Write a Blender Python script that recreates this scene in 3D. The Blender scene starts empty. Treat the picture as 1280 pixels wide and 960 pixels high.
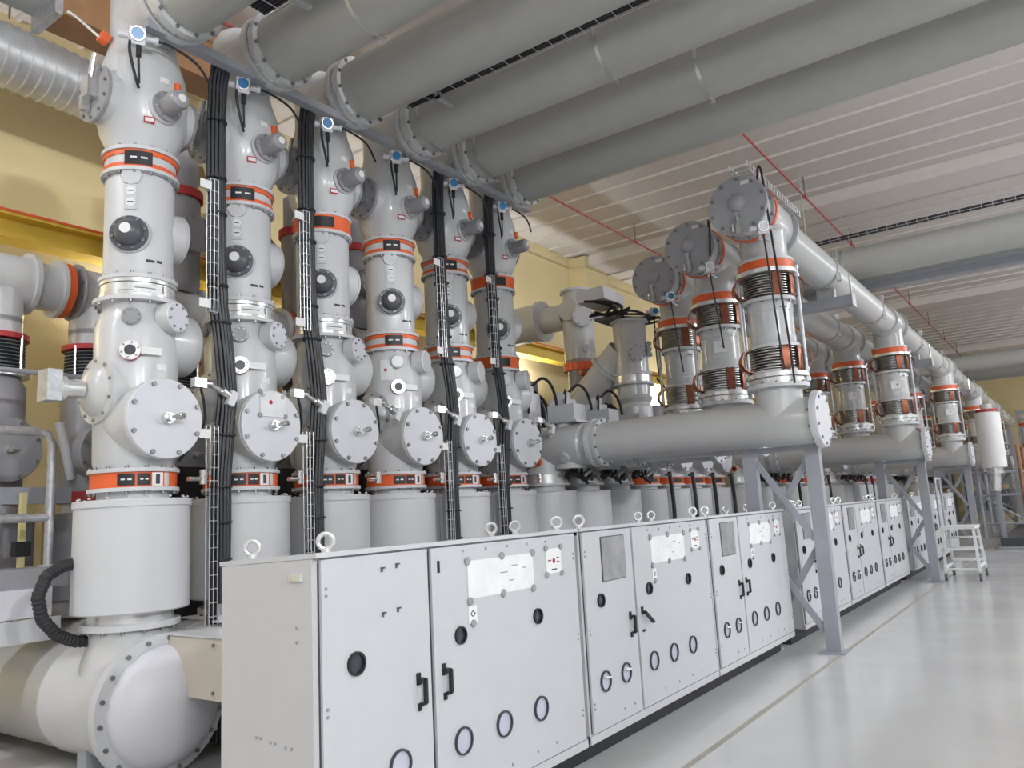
import bpy, math, random
from mathutils import Vector, Matrix
random.seed(7)
scene = bpy.context.scene
C = scene.collection

# ------------------------------------------------------------------ camera
YAW, PIT, ROL = .95639, .159464, -.0543046
fw = Vector((math.sin(YAW)*math.cos(PIT), math.cos(YAW)*math.cos(PIT), math.sin(PIT)))
r0 = Vector((math.cos(YAW), -math.sin(YAW), 0)); u0 = r0.cross(fw)
rt = r0*math.cos(ROL) + u0*math.sin(ROL); up = -r0*math.sin(ROL) + u0*math.cos(ROL)
cd = bpy.data.cameras.new('camera'); cam = bpy.data.objects.new('camera', cd); C.objects.link(cam)
cd.sensor_width = 36; cd.lens = 987.808/1280*36; cd.clip_end = 200
m = Matrix((rt, up, -fw)).transposed().to_4x4(); m.translation = Vector((0, 0, 1.65)); cam.matrix_world = m
scene.camera = cam

# ------------------------------------------------------------------ world, lights, exposure
w = bpy.data.worlds.new('world'); scene.world = w; w.use_nodes = True
w.node_tree.nodes['Background'].inputs[0].default_value = (.8, .83, .88, 1)
w.node_tree.nodes['Background'].inputs[1].default_value = .3
scene.view_settings.view_transform = 'Standard'; scene.view_settings.look = 'None'
scene.view_settings.gamma = 1; scene.view_settings.use_curve_mapping = False
scene.view_settings.exposure = 0.3
CEIL = 8.0
LAMPX = (-3, 3, 9, 15, 21, 27, 33, 39, 45)
LAMPS = [(x, -4.2) for x in LAMPX] + [(-4.6, 6.7), (-.9, 6.7)]
FLOODS = [(x, -9.2) for x in (-4, 0, 4, 14, 24, 34)]
COOL = (.94, .962, 1.)
ADDED_FILL = [(x, 9.72) for x in (1.2, 5.65, 9., 14., 21.5, 26., 31.)]  # unseen uplighters, added to brighten the ceiling and back wall
for (lx, ly) in LAMPS:
    ld = bpy.data.lights.new('lamp_light', 'AREA'); ld.shape = 'RECTANGLE'; ld.size = 1.5; ld.size_y = .34; ld.energy = 150 if ly < 0 else 110; ld.color = COOL
    lo = bpy.data.objects.new('lamp_light', ld); C.objects.link(lo); lo.location = (lx, ly, 7.36)
for (lx, ly) in FLOODS:
    ld = bpy.data.lights.new('flood_light', 'AREA'); ld.shape = 'RECTANGLE'; ld.size = .5; ld.size_y = .4; ld.energy = 350; ld.color = COOL
    lo = bpy.data.objects.new('flood_light', ld); C.objects.link(lo); lo.location = (lx, ly+.13, 6.55)
    lo.rotation_euler = (math.radians(66), 0, 0)
for (lx, ly) in ADDED_FILL:
    ld = bpy.data.lights.new('added_wall_light', 'AREA'); ld.shape = 'RECTANGLE'; ld.size = .5; ld.size_y = .2; ld.energy = 84; ld.color = COOL
    lo = bpy.data.objects.new('added_wall_light', ld); C.objects.link(lo); lo.location = (lx, ly-.05, 4.16)
    lo.rotation_euler = (math.radians(-40+180), 0, 0)

# ------------------------------------------------------------------ materials
MT = {}
def mat(name, rgb, rough=.4, metal=0., var=.04, scale=6., bump=0., coat=0., rvar=.06):
    k = bpy.data.materials.new(name); k.use_nodes = True; nt = k.node_tree; N = nt.nodes; L = nt.links
    b = N['Principled BSDF']; b.inputs['Metallic'].default_value = metal
    if coat: b.inputs['Coat Weight'].default_value = coat; b.inputs['Coat Roughness'].default_value = .12
    tc = N.new('ShaderNodeTexCoord'); no = N.new('ShaderNodeTexNoise')
    no.inputs['Scale'].default_value = scale; no.inputs['Detail'].default_value = 5
    L.new(tc.outputs['Object'], no.inputs['Vector'])
    rp = N.new('ShaderNodeValToRGB'); a, c = rp.color_ramp.elements; a.position = .3; c.position = .7
    a.color = (*[max(0, v*(1-var)) for v in rgb], 1); c.color = (*[min(1, v*(1+var)) for v in rgb], 1)
    L.new(no.outputs['Fac'], rp.inputs['Fac']); L.new(rp.outputs['Color'], b.inputs['Base Color'])
    mr = N.new('ShaderNodeMapRange'); mr.inputs[3].default_value = max(.03, rough-rvar); mr.inputs[4].default_value = rough+rvar
    L.new(no.outputs['Fac'], mr.inputs[0]); L.new(mr.outputs[0], b.inputs['Roughness'])
    if bump:
        n2 = N.new('ShaderNodeTexNoise'); n2.inputs['Scale'].default_value = scale*14; L.new(tc.outputs['Object'], n2.inputs['Vector'])
        bp = N.new('ShaderNodeBump'); bp.inputs['Strength'].default_value = bump; bp.inputs['Distance'].default_value = .01
        L.new(n2.outputs['Fac'], bp.inputs['Height']); L.new(bp.outputs[0], b.inputs['Normal'])
    MT[name] = k; return k
mat('paint_shaded', (.39, .395, .37), .36, coat=.1, var=.03)  # column grey darkened: shade on the overhead pipes put into their colour
mat('paint', (.575, .58, .585), .28, coat=.3, var=.012, rvar=.01, scale=3.)
mat('paint_ct', (.59, .595, .61), .42, var=.012, rvar=.02)
mat('paint_warm', (.56, .56, .555), .30, coat=.2, var=.015, rvar=.015, scale=3.)
mat('cover', (.65, .65, .69), .40, var=.02)
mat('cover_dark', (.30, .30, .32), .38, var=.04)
mat('dome_grey', (.10, .10, .115), .33, var=.06)
mat('cyl_grey', (.30, .30, .315), .32, var=.04)
mat('orange', (.78, .13, .035), .42, var=.06)
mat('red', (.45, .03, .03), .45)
mat('black', (.014, .014, .016), .5)
mat('cable', (.022, .022, .028), .45, var=.2)
mat('rubber', (.02, .02, .022), .6)
mat('silver', (.70, .70, .69), .26, metal=.9, var=.05)
mat('galv', (.50, .51, .53), .42, metal=.55, var=.16, scale=22)
mat('alu', (.72, .72, .71), .28, metal=.55, var=.06)
mat('bolt', (.28, .28, .29), .4, metal=.7)
mat('fin', (.46, .45, .44), .3, metal=.9)
mat('cover_mid', (.38, .38, .40), .36, var=.03)
mat('wire', (.62, .63, .64), .35, metal=.8)
mat('copper', (.29, .105, .065), .36, metal=.85, var=.25, scale=14)
mat('cabinet', (.52, .53, .55), .45, var=.015, bump=.02)
mat('cabinet_side', (.52, .52, .53), .5, var=.015)
mat('white', (.78, .78, .77), .5, var=.03)
mat('paper', (.76, .765, .77), .7, var=.06, scale=9)
mat('plate', (.42, .42, .43), .35, metal=.6, var=.2, scale=9)
mat('lens', (.028, .03, .045), .12, coat=.5)
mat('lens_light', (.50, .50, .60), .10, coat=.5)
mat('dial', (.03, .20, .46), .25)
mat('ink', (.05, .05, .055), .6)
mat('inkred', (.50, .02, .04), .6)
mat('steel', (.35, .36, .40), .45, var=.05, metal=.1)
mat('steel_dark', (.12, .125, .135), .5)
mat('magnet', (.30, .30, .31), .5)
mat('yellow', (.72, .50, .07), .5, var=.05)
mat('wall', (.64, .53, .29), .85, var=.04, scale=1.3, bump=.05)
mat('wall_white', (.60, .605, .61), .85, var=.03, scale=1.3)
mat('ceiling', (.40, .385, .365), .75, var=.03, scale=1.)
mat('ceiling_rib', (.66, .615, .59), .7, var=.03)
mat('beige', (.55, .50, .42), .5, var=.03)
mat('brown', (.36, .19, .09), .6, var=.1)
mat('beige_yellow', (.62, .55, .28), .6)
mat('duct', (.56, .57, .58), .34, metal=.45, var=.1)
mat('redpipe', (.38, .04, .05), .45)
mat('rust', (.28, .13, .07), .6, var=.3)
mat('joint', (.40, .37, .32), .7, var=.12)
mat('dkfloor', (.08, .085, .10), .5)
mat('luminaire', (.75, .75, .75), .4)
e = bpy.data.materials.new('lamp_glow'); e.use_nodes = True
eb = e.node_tree.nodes['Principled BSDF']; eb.inputs['Emission Color'].default_value = (1, .985, .96, 1); eb.inputs['Emission Strength'].default_value = 6
MT['lamp_glow'] = e
# floor: glossy light epoxy with faint stains
fm = mat('floor', (.58, .58, .575), .2, var=.05, scale=.9, rvar=.09, coat=.2)

# ------------------------------------------------------------------ mesh builder
def frame(d):
    d = Vector(d).normalized()
    a = Vector((0, 0, 1)) if abs(d.z) < .95 else Vector((1, 0, 0))
    x = a.cross(d).normalized(); y = d.cross(x)
    return x, y, d
def catmull(P_, k=6):
    out = []; n = len(P_)
    for i in range(n-1):
        a = P_[max(i-1, 0)]; b = P_[i]; c = P_[i+1]; d = P_[min(i+2, n-1)]
        for j in range(k):
            t = j/k; out.append(.5*((2*b)+(c-a)*t+(2*a-5*b+4*c-d)*t*t+(3*b-a-3*c+d)*t**3))
    return out+[P_[-1]]
class MB:
    def __init__(s): s.v = []; s.f = []
    def lathe(s, o, d, prof, n=40, closed=False):
        o = Vector(o); x, y, d = frame(d); rings = []
        for (t, r) in prof:
            if r <= 1e-6: s.v.append(o+d*t); rings.append([len(s.v)-1])
            else:
                b = len(s.v)
                for i in range(n):
                    a = 2*math.pi*i/n; s.v.append(o+d*t+(x*math.cos(a)+y*math.sin(a))*r)
                rings.append(list(range(b, b+n)))
        prs = list(zip(rings, rings[1:]))
        if closed: prs.append((rings[-1], rings[0]))
        for A, B in prs:
            if len(A) == 1 and len(B) == 1: continue
            for i in range(n):
                j = (i+1) % n
                if len(A) == 1: s.f.append((A[0], B[j], B[i]))
                elif len(B) == 1: s.f.append((A[i], A[j], B[0]))
                else: s.f.append((A[i], A[j], B[j], B[i]))
        return s
    def cyl(s, p0, p1, r, n=24, r1=None):
        p0 = Vector(p0); p1 = Vector(p1); l = (p1-p0).length
        return s.lathe(p0, p1-p0, [(0, 0), (0, r), (l, r if r1 is None else r1), (l, 0)], n)
    def disc(s, c, d, r, th, n=36, bev=.006):
        return s.lathe(c, d, [(0, 0), (0, r), (th-bev, r), (th, r-bev), (th, 0)], n)
    def ring(s, c, d, ri, ro, th, n=40):
        return s.lathe(c, d, [(0, ri), (0, ro), (th, ro), (th, ri)], n, closed=True)
    def domed(s, c, d, r, h, n=32, k=7):
        return s.lathe(c, d, [(0, 0)]+[(h*math.sin(i*math.pi/2/k), r*math.cos(i*math.pi/2/k)) for i in range(k)]+[(h, 0)], n)
    def box(s, c, sz, rot=None, ax=None):
        c = Vector(c); b = len(s.v); h = [q/2 for q in sz]
        M = rot if rot is not None else Matrix.Identity(3)
        if ax is not None: M = Matrix(frame(ax)).transposed()
        for q in ((-1,-1,-1),(1,-1,-1),(1,1,-1),(-1,1,-1),(-1,-1,1),(1,-1,1),(1,1,1),(-1,1,1)):
            s.v.append(c+M@Vector((q[0]*h[0], q[1]*h[1], q[2]*h[2])))
        for f in ((0,3,2,1),(4,5,6,7),(0,1,5,4),(1,2,6,5),(2,3,7,6),(3,0,4,7)): s.f.append(tuple(b+i for i in f))
        return s
    def b2(s, x0, x1, y0, y1, z0, z1):
        return s.box(((x0+x1)/2, (y0+y1)/2, (z0+z1)/2), (abs(x1-x0), abs(y1-y0), abs(z1-z0)))
    def prism_x(s, x0, x1, yz):
        b = len(s.v); n = len(yz)
        for x in (x0, x1):
            for (y, z) in yz: s.v.append(Vector((x, y, z)))
        for j in range(n): q = (j+1) % n; s.f.append((b+j, b+n+j, b+n+q, b+q))
        s.f.append(tuple(b+j for j in range(n))); s.f.append(tuple(b+n+n-1-j for j in range(n)))
        return s
    def bar(s, p0, p1, wx, wy):
        p0 = Vector(p0); p1 = Vector(p1)
        return s.box((p0+p1)/2, (wx, wy, (p1-p0).length), ax=p1-p0)
    def tube(s, pts, r, n=8, closed=False, smooth=True):
        pts = [Vector(p) for p in pts]
        if smooth and not closed and 2 < len(pts) < 12: pts = catmull(pts)
        rings = []; k = len(pts); px = None
        for i, p in enumerate(pts):
            if closed: t = pts[(i+1) % k]-pts[i-1]
            else: t = pts[min(i+1, k-1)]-pts[max(i-1, 0)]
            t.normalize()
            if px is None: px = frame(t)[0]
            px = (px-t*px.dot(t)).normalized(); py = t.cross(px); b = len(s.v)
            for j in range(n):
                a = 2*math.pi*j/n; s.v.append(p+(px*math.cos(a)+py*math.sin(a))*r)
            rings.append(range(b, b+n))
        prs = list(zip(rings, rings[1:]))
        if closed: prs.append((rings[-1], rings[0]))
        for A, B in prs:
            for j in range(n): q = (j+1) % n; s.f.append((A[j], A[q], B[q], B[j]))
        if not closed: s.f.append(tuple(reversed(rings[0]))); s.f.append(tuple(rings[-1]))
        return s
    def strip(s, pts, wdir, wd, th):
        # a flat strap swept along pts; wdir is the width direction
        pts = [Vector(p) for p in pts]; wv = Vector(wdir).normalized(); k = len(pts); R = []
        for i, p in enumerate(pts):
            t = (pts[min(i+1, k-1)]-pts[max(i-1, 0)]).normalized(); nn = wv.cross(t).normalized(); b = len(s.v)
            for (a, c) in ((-1, -1), (1, -1), (1, 1), (-1, 1)): s.v.append(p+wv*a*wd/2+nn*c*th/2)
            R.append(b)
        for a, b in zip(R, R[1:]):
            for j in range(4): q = (j+1) % 4; s.f.append((a+j, a+q, b+q, b+j))
        s.f.append((R[0]+3, R[0]+2, R[0]+1, R[0])); s.f.append(tuple(R[-1]+j for j in range(4)))
        return s
    def build(s, name, mt, parent=None, smooth=True, loc=None):
        me = bpy.data.meshes.new(name); me.from_pydata([tuple(v) for v in s.v], [], s.f); me.materials.append(MT[mt])
        if smooth:
            for p in me.polygons: p.use_smooth = True
            try: me.set_sharp_from_angle(angle=math.radians(32))
            except Exception: pass
        return link(name, me, parent, loc)
def link(name, me, parent=None, loc=None):
    o = bpy.data.objects.new(name, me); C.objects.link(o); o.parent = parent
    if loc is not None: o.location = loc
    return o
def tag(o, label, cat, group=None, kind=None):
    o['label'] = label; o['category'] = cat
    if group: o['group'] = group
    if kind: o['kind'] = kind
    return o
def thing(name, label, cat, loc=(0, 0, 0), group=None):
    o = bpy.data.objects.new(name, None); o.empty_display_size = .1; C.objects.link(o); o.location = loc
    return tag(o, label, cat, group)
def struct(o): o['kind'] = 'structure'; return o
KIDS = {}
def copy_tree(o, parent=None):
    c = o.copy(); C.objects.link(c); c.parent = parent
    for ch in kids(o): copy_tree(ch, c)
    return c
def kids(o): return [q for q in o.children]
ORD = ['first', 'second', 'third', 'fourth', 'fifth', 'sixth', 'seventh', 'eighth', 'ninth', 'tenth', 'eleventh', 'twelfth']
MESH = {}
def shared(key, fn, mt):
    if key not in MESH:
        mb = MB(); fn(mb); o = mb.build(key, mt); MESH[key] = o.data; bpy.data.objects.remove(o)
    return MESH[key]
def orient(o, d):
    x, y, z = frame(d); o.rotation_euler = Matrix((x, y, z)).transposed().to_euler(); return o
def bolts(parent, c, d, r, n, a0=.2, s=.014, mt='bolt', name='bolt'):
    # single bolts on a cover, each its own sub-part
    me = shared('bolt_%d_%s' % (int(s*1000), mt), lambda m: m.lathe((0, 0, 0), (0, 0, 1), [(0, s), (s*1.1, s), (s*1.1, 0)], 6), mt)
    x, y, z = frame(d); c = Vector(c)
    for i in range(n):
        a = a0+2*math.pi*i/n
        o = link(name, me, parent, c+(x*math.cos(a)+y*math.sin(a))*r); orient(o, z)
def boltring(parent, c, d, r, n, s=.012, h=.02, mt='bolt'):
    # small bolts round a flange, too small to pick apart singly: one part
    mb = MB(); x, y, z = frame(d); c = Vector(c)
    for i in range(n):
        a = 2*math.pi*(i+.5)/n; mb.lathe(c+(x*math.cos(a)+y*math.sin(a))*r, z, [(0, 0), (0, s), (h, s), (h, 0)], 6)
    o = mb.build('bolt_ring', mt, parent); o['kind'] = 'stuff'; return o
def sect(mb, z0, z1, r, a0, a1, th=.004, n=10, cx=0, cy=0):
    # a thin plate bent round a vertical cylinder
    b = len(mb.v)
    for i in range(n+1):
        a = a0+(a1-a0)*i/n; ca, sa = math.cos(a), math.sin(a)
        for (rr, z) in ((r, z0), (r+th, z0), (r+th, z1), (r, z1)): mb.v.append(Vector((cx+ca*rr, cy+sa*rr, z)))
    for i in range(n):
        for j in range(4):
            q = (j+1) % 4; mb.f.append((b+i*4+j, b+i*4+4+j, b+i*4+4+q, b+i*4+q))
    mb.f.append((b, b+1, b+2, b+3)); e_ = b+n*4; mb.f.append((e_+3, e_+2, e_+1, e_))
    return mb
D2R = math.radians

# ------------------------------------------------------------------ the hall
X0, X1, Y0, Y1 = -6., 47., -9.5, 10.
fl = struct(MB().b2(X0, X1, Y0, Y1, -.2, 0).build('floor', 'floor', smooth=False)); tag(fl, 'glossy pale grey epoxy hall floor', 'floor', kind='structure')
for (yy, ww) in ((2.27, .045), (-2.2, .045)):
    MB().b2(X0, X1, yy-ww/2, yy+ww/2, -.01, .002).build('floor_joint', 'joint', fl, False)
for xx in (-3.2, 31.8): MB().b2(xx-.012, xx+.012, Y0, 2.25, -.01, .0015).build('floor_joint', 'joint', fl, False)
bw = struct(MB().b2(X0, X1, Y1, Y1+.2, 0, CEIL+.3).build('wall_back', 'wall', smooth=False)); tag(bw, 'yellow painted back wall of the hall', 'wall', kind='structure')
for xx in (6.2, 17.6, 29.8, 42.): MB().b2(xx-.55, xx+.55, Y1-.45, Y1, 0, CEIL).build('pilaster', 'wall', bw, False)
o = struct(MB().b2(X1, X1+.2, Y0, Y1, 0, CEIL+.3).build('wall_end', 'wall', smooth=False)); tag(o, 'yellow end wall far down the hall', 'wall', kind='structure')
o = struct(MB().b2(X0-.2, X0, Y0, Y1, 0, CEIL+.3).build('wall_near', 'wall_white', smooth=False)); tag(o, 'pale end wall behind the camera', 'wall', kind='structure')
o = struct(MB().b2(X0, X1, Y0-.2, Y0, 0, CEIL+.3).build('wall_front', 'wall_white', smooth=False)); tag(o, 'pale wall on the far side of the aisle', 'wall', kind='structure')
ce = struct(MB().b2(X0, X1, Y0, Y1, CEIL+.12, CEIL+.3).build('ceiling', 'ceiling', smooth=False)); tag(ce, 'pale ribbed sheet ceiling', 'ceiling', kind='structure')
PIT_ = .76; n = int((X1-X0)/PIT_)+1
pm = bpy.data.meshes.new('ceiling_panel')
def cpanel(mb):
    # shiplap sheet: flat, then a steep lip down at the far edge
    pr = [(0, .05), (.012, .0), (.06, .0), (.075, .05), (PIT_, .04)]
    b = len(mb.v)
    for yy in (Y0, Y1):
        for (x, z) in pr: mb.v.append(Vector((x, yy, z)))
        for (x, z) in reversed(pr): mb.v.append(Vector((x, yy, z+.03)))
    for j in range(10):
        q = (j+1) % 10; mb.f.append((b+j, b+q, b+10+q, b+10+j))
    mb.f.append(tuple(b+9-j for j in range(10))); mb.f.append(tuple(b+10+j for j in range(10)))
me = shared('ceiling_panel', cpanel, 'ceiling_rib')
for i in range(n-1): link('ceiling_panel', me, ce, (X0+i*PIT_, 0, CEIL))
for k, xx in enumerate((5.4, 17.75, 29.8, 42.)):
    o = struct(MB().b2(xx-.5, xx+.5, Y0, Y1, CEIL-.22, CEIL+.1).build('trim_%d' % (k+1), 'ceiling_rib', smooth=False))
    tag(o, 'wide pale roof beam, %s across the hall ceiling' % ORD[k], 'beam', kind='structure')
# crane runway along the back wall
g = thing('crane_rail', 'yellow crane runway beam with red top edge along the back wall', 'beam', (20, 9.35, 4.95))
MB().b2(-26, 27, -.17, .17, .22, .25).b2(-26, 27, -.02, .02, 0, .22).b2(-26, 27, -.15, .15, -.03, .0).build('web', 'yellow', g, False)
MB().b2(-26, 27, -.18, -.10, .25, .28).build('top_strip', 'orange', g, False); MB().b2(-26, 27, -.05, .05, .25, .33).build('track', 'steel_dark', g, False)
for xx in (-13.8, -2.4, 9.8, 22): MB().b2(xx-.12, xx+.12, -.2, .62, -.25, -.03).build('bracket', 'yellow', g, False)
# luminaires
for i, (lx, ly) in enumerate(LAMPS):
    g = thing('ceiling_lamp', 'long white high-bay lamp %s' % (('over the aisle, %s from the near end wall' % ORD[i]) if ly < 0 else ('over the switchgear tanks, %s from the near end wall' % ORD[i-9])), 'lamp', (lx, ly, 7.4), 'ceiling lamps')
    MB().b2(-.8, .8, -.2, .2, 0, .08).build('housing', 'luminaire', g, False); MB().b2(-.76, .76, -.17, .17, -.01, 0).build('diffuser', 'lamp_glow', g, False)
    for x in (-.6, .6): MB().cyl((x, 0, .08), (x, 0, .72), .008, 6).build('hanger', 'wire', g)
for i, (lx, ly) in enumerate(FLOODS):
    g = thing('flood_lamp', 'grey flood lamp on the wall across the aisle, %s from the near end wall' % ORD[i], 'lamp', (lx, ly, 6.6), 'flood lamps across the aisle')
    Rm = Matrix.Rotation(math.radians(-24), 3, 'X'); MB().box((0, 0, 0), (.56, .10, .46), rot=Rm).build('housing', 'steel', g, False)
    MB().box(Rm@Vector((0, .052, 0)), (.5, .006, .4), rot=Rm).build('lens', 'lamp_glow', g, False); MB().b2(-.05, .05, -.3, -.04, -.03, .03).build('bracket', 'steel', g, False)
for i, (lx, ly) in enumerate(ADDED_FILL):
    g = thing('added_wall_lamp', 'small grey uplighter added out of sight on the back wall under the crane beam, %s from the near end' % ORD[i], 'lamp', (lx, ly, 4.0), 'added fill lamps behind the switchgear')
    MB().prism_x(-.28, .28, [(-.1, 0), (.28, 0), (.28, .22), (.1, .16), (-.1, .06)]).build('housing', 'steel', g, False); MB().box((0, -.005, .118), (.5, .2, .006), rot=Matrix.Rotation(math.radians(24), 3, 'X')).build('diffuser', 'lamp_glow', g, False)
# sprinkler pipes
for (yy, zz, lab) in ((7.6, 7.6, 'thin dark red sprinkler pipe hung under the ceiling near the back wall'), (3.78, 7.6, 'thin dark red sprinkler pipe hung under the ceiling above the bellows risers')):
    g = thing('sprinkler_pipe', lab, 'pipe', (20, yy, zz)); MB().cyl((-25, 0, 0), (26, 0, 0), .018, 10).build('pipe', 'redpipe', g)
    for k in range(13):
        MB().cyl((-24+k*4, 0, 0), (-24+k*4, 0, .5), .012, 6).build('hanger', 'steel_dark', g)
        MB().cyl((-24+k*4-.07, 0, 0), (-24+k*4+.06, 0, 0), .034, 10).build('coupling', 'redpipe', g)
# spiral duct and rectangular duct, upper left
g = thing('spiral_duct', 'shiny spiral-wound round ventilation duct below the ceiling', 'duct', (1.5, 8.9, 7.05))
mb = MB(); pr = [(0, 0)]; t = 0
while t < 8.2:
    pr += [(t, .33), (t+.07, .33), (t+.08, .345), (t+.10, .345), (t+.11, .33)]; t += .12
mb.lathe((-3.2, 0, 0), (1, 0, -.04), pr+[(t, 0)], 32).build('tube', 'duct', g)
for xx in (-2, 0., 1.9, 4.): MB().cyl((xx, 0, .25), (xx, 0, 1.0), .012, 6).build('hanger', 'wire', g)
g = thing('air_duct', 'flat galvanised air duct with a brown wooden panel in the upper corner', 'duct', (3.55, 8.35, 7.0))
MB().b2(-1.9, .0, -.3, .25, .25, .7).build('sheet_body', 'duct', g, False); MB().b2(.0, 2.4, -.25, .2, .12, .75).build('wood_panel', 'brown', g, False)
MB().b2(-.05, .03, -.3, .25, .06, .8).build('flange', 'galv', g, False)
for xx in (-1.5, 1.2): MB().cyl((xx, 0, .6), (xx, 0, 1.0), .012, 6).build('hanger', 'wire', g)

# ------------------------------------------------------------------ the tall switchgear columns
P = .93; XC = 3.19; YC = 5.75
AL = [math.atan2(-.8, -.6), math.atan2(-.72, -.69)]
def band(root, z0, z1, r, solid, a=None, mt='orange'):
    h = z1-z0
    MB().ring((0, 0, z0-.028), (0, 0, 1), r-.06, r+.03, .028).build('flange_ring', 'paint_ct', root)
    MB().ring((0, 0, z1), (0, 0, 1), r-.06, r+.03, .028).build('flange_ring', 'paint_ct', root)
    if solid: b = MB().ring((0, 0, z0), (0, 0, 1), r-.05, r+.012, h).build('flange_band', mt, root)
    else:
        b = MB().ring((0, 0, z0), (0, 0, 1), r-.05, r+.004, h).build('flange_band', 'paint_ct', root)
        for zz in (z0+.004, z1-h*.26): MB().ring((0, 0, zz), (0, 0, 1), r-.02, r+.016, h*.24).build('coloured_edge', mt, b)
    boltring(root, (0, 0, z1+.026), (0, 0, 1), r+.008, 14); boltring(root, (0, 0, z0-.026), (0, 0, -1), r+.008, 14)
    if a is not None:
        for k, (s0, s1) in enumerate(a):
            p = sect(MB(), z0+h*.12, z1-h*.12, r+.014, D2R(s0), D2R(s1)).build('name_plate', 'black', b)
            for q in range(2):
                m0 = s0+(s1-s0)*(.2+.38*q); sect(MB(), z0+h*.46, z0+h*.56, r+.0185, D2R(m0), D2R(m0+(s1-s0)*.24), .001, 4).build('print', 'white', b)
    return b
def cover(root, name, c, d, r, th, nb, mt, bs=.013, br=.86, a0=.25):
    o = MB().disc(c, d, r, th).build(name, mt, root)
    if nb: bolts(o, Vector(c)+Vector(d).normalized()*th, d, r*br, nb, a0, bs)
    return o
def gauge(root, c, d, mt='dial'):
    c = Vector(c); d = Vector(d).normalized(); x, y, z = frame(d)
    g = MB().box(c, (.11, .13, .09), ax=d).cyl(c-x*.06, c-x*.13, .028, 10).cyl(c+x*.06, c+x*.12, .022, 10).cyl(c+x*.12, c+x*.15, .03, 8).cyl(c-d*.04, c-d*.16, .03, 10).build('pressure_gauge', 'cover', root)
    MB().disc(c+d*.045+y*.012, d, .048, .012, 20, .003).build('dial', mt, g); MB().ring(c+d*.045+y*.012, d, .046, .054, .016, 20).build('bezel', 'silver', g)
    return g
def column(kind, label, group):
    t = thing('switchgear_stack', label, 'switchgear', (0, 0, 0), group)
    # breaker tank lying along the depth under the column, on two saddles
    tk = MB().lathe((0, -.36, .47), (0, 1, 0), [(0, 0), (0, .40), (.8, .40), (.82, .41), (.86, .41), (.88, .40), (3.4, .40), (3.4, 0)], 48).lathe((0, 0, .6), (0, 0, 1), [(0, .36), (.2, .31), (.28, .28), (.38, .28)], 36).build('breaker_tank', 'paint_warm', t)
    MB().ring((0, -.44, .47), (0, 1, 0), .36, .475, .075, 48).build('tank_flange', 'paint_ct', tk); bolts(tk, (0, -.44, .47), (0, -1, 0), .44, 18, .1, .016)
    MB().domed((0, -.43, .47), (0, -1, 0), .40, .26, 44, 10).build('dome_end', 'cover', tk)
    for yy in (.05, 2.4): MB().b2(-.3, .3, yy-.06, yy+.06, 0, .3).build('saddle', 'steel', tk, False)
    MB().disc((0, 0, .975), (0, 0, 1), .335, .045, 40).build('base_flange', 'paint_ct', t); boltring(t, (0, 0, .975), (0, 0, -1), .305, 14, .014)
    MB().disc((0, 0, 1.02), (0, 0, 1), .29, .075, 40).build('base_ring', 'alu', t)
    MB().lathe((0, 0, 1.09), (0, 0, 1), [(0, 0), (0, .385), (.01, .395), (.74, .395), (.74, .405), (.785, .405), (.79, .40), (.80, .0)], 64).build('current_transformer', 'paint_ct', t)
    boltring(t, (0, 0, 1.889), (0, 0, 1), .37, 16, .01, .012, 'paint_ct')
    MB().cyl((0, 0, 1.88), (0, 0, 1.95), .25, 40).build('neck', 'paint', t)
    b = band(t, 1.965, 2.075, .285, True, ((-140, -118), (-115, -98)))
    pl = sect(MB(), 1.972, 2.068, .299, D2R(-96), D2R(-80)).build('warning_plate', 'white', b)
    sect(MB(), 1.985, 2.055, .3035, D2R(-91), D2R(-85), .001, 3).build('print', 'ink', b)
    sect(MB(), 1.972, 2.068, .2975, D2R(-77), D2R(-69)).build('clamp', 'alu', b)
    # lower housing
    mb = MB().lathe((0, 0, 2.10), (0, 0, 1), [(0, 0), (0, .27), (.06, .285), (.3, .29), (1.05, .30), (1.16, .27), (1.2, .25), (1.25, .25), (1.25, 0)], 48)
    mb.lathe((0, 0, 2.45), (0, -1, 0), [(0, .285), (.34, .285), (.35, .298), (.385, .298), (.385, 0)], 48)
    mb.lathe((0, 0, 2.68), (-1, 0, 0), [(0, .225), (.25, .225), (.26, .245), (.285, .245), (.285, 0)], 40)
    mb.lathe((0, 0, 3.10), (1, 0, 0), [(0, .25), (.36, .25), (.40, .243), (.435, .21), (.455, .13), (.46, 0)], 40).build('lower_housing', 'paint', t)
    c = cover(t, 'end_cover', (0, -.385, 2.45), (0, -1, 0), .294, .03, 8, 'cover', .018, .9, .39)
    MB().cyl((.0, -.41, 2.45), (.0, -.46, 2.45), .042, 14).cyl((.0, -.45, 2.45), (.0, -.50, 2.45), .028, 12).cyl((-.0, -.49, 2.45), (.075, -.50, 2.46), .017, 10).cyl((.06, -.5, 2.46), (.09, -.5, 2.465), .026, 8).build('filling_valve', 'silver', c)
    dm = MB().lathe((-.285, 0, 2.68), (-1, 0, 0), [(0, .245), (.022, .245), (.024, .19), (.06, .165), (.095, .10), (.11, 0)], 36).build('dome_cap', 'paint_warm', t); bolts(dm, (-.307, 0, 2.68), (-1, 0, 0), .218, 10, .3, .012)
    # sight port, tag plate, blind covers
    d = Vector((-.6, -.8, 0)); q = d*.29
    pt = MB().lathe((q.x, q.y, 2.955), d, [(-.05, .05), (.03, .05), (.03, .072), (.05, .072), (.05, .04), (-.02, .04), (-.02, 0)], 24).build('sight_port', 'alu', t)
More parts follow.
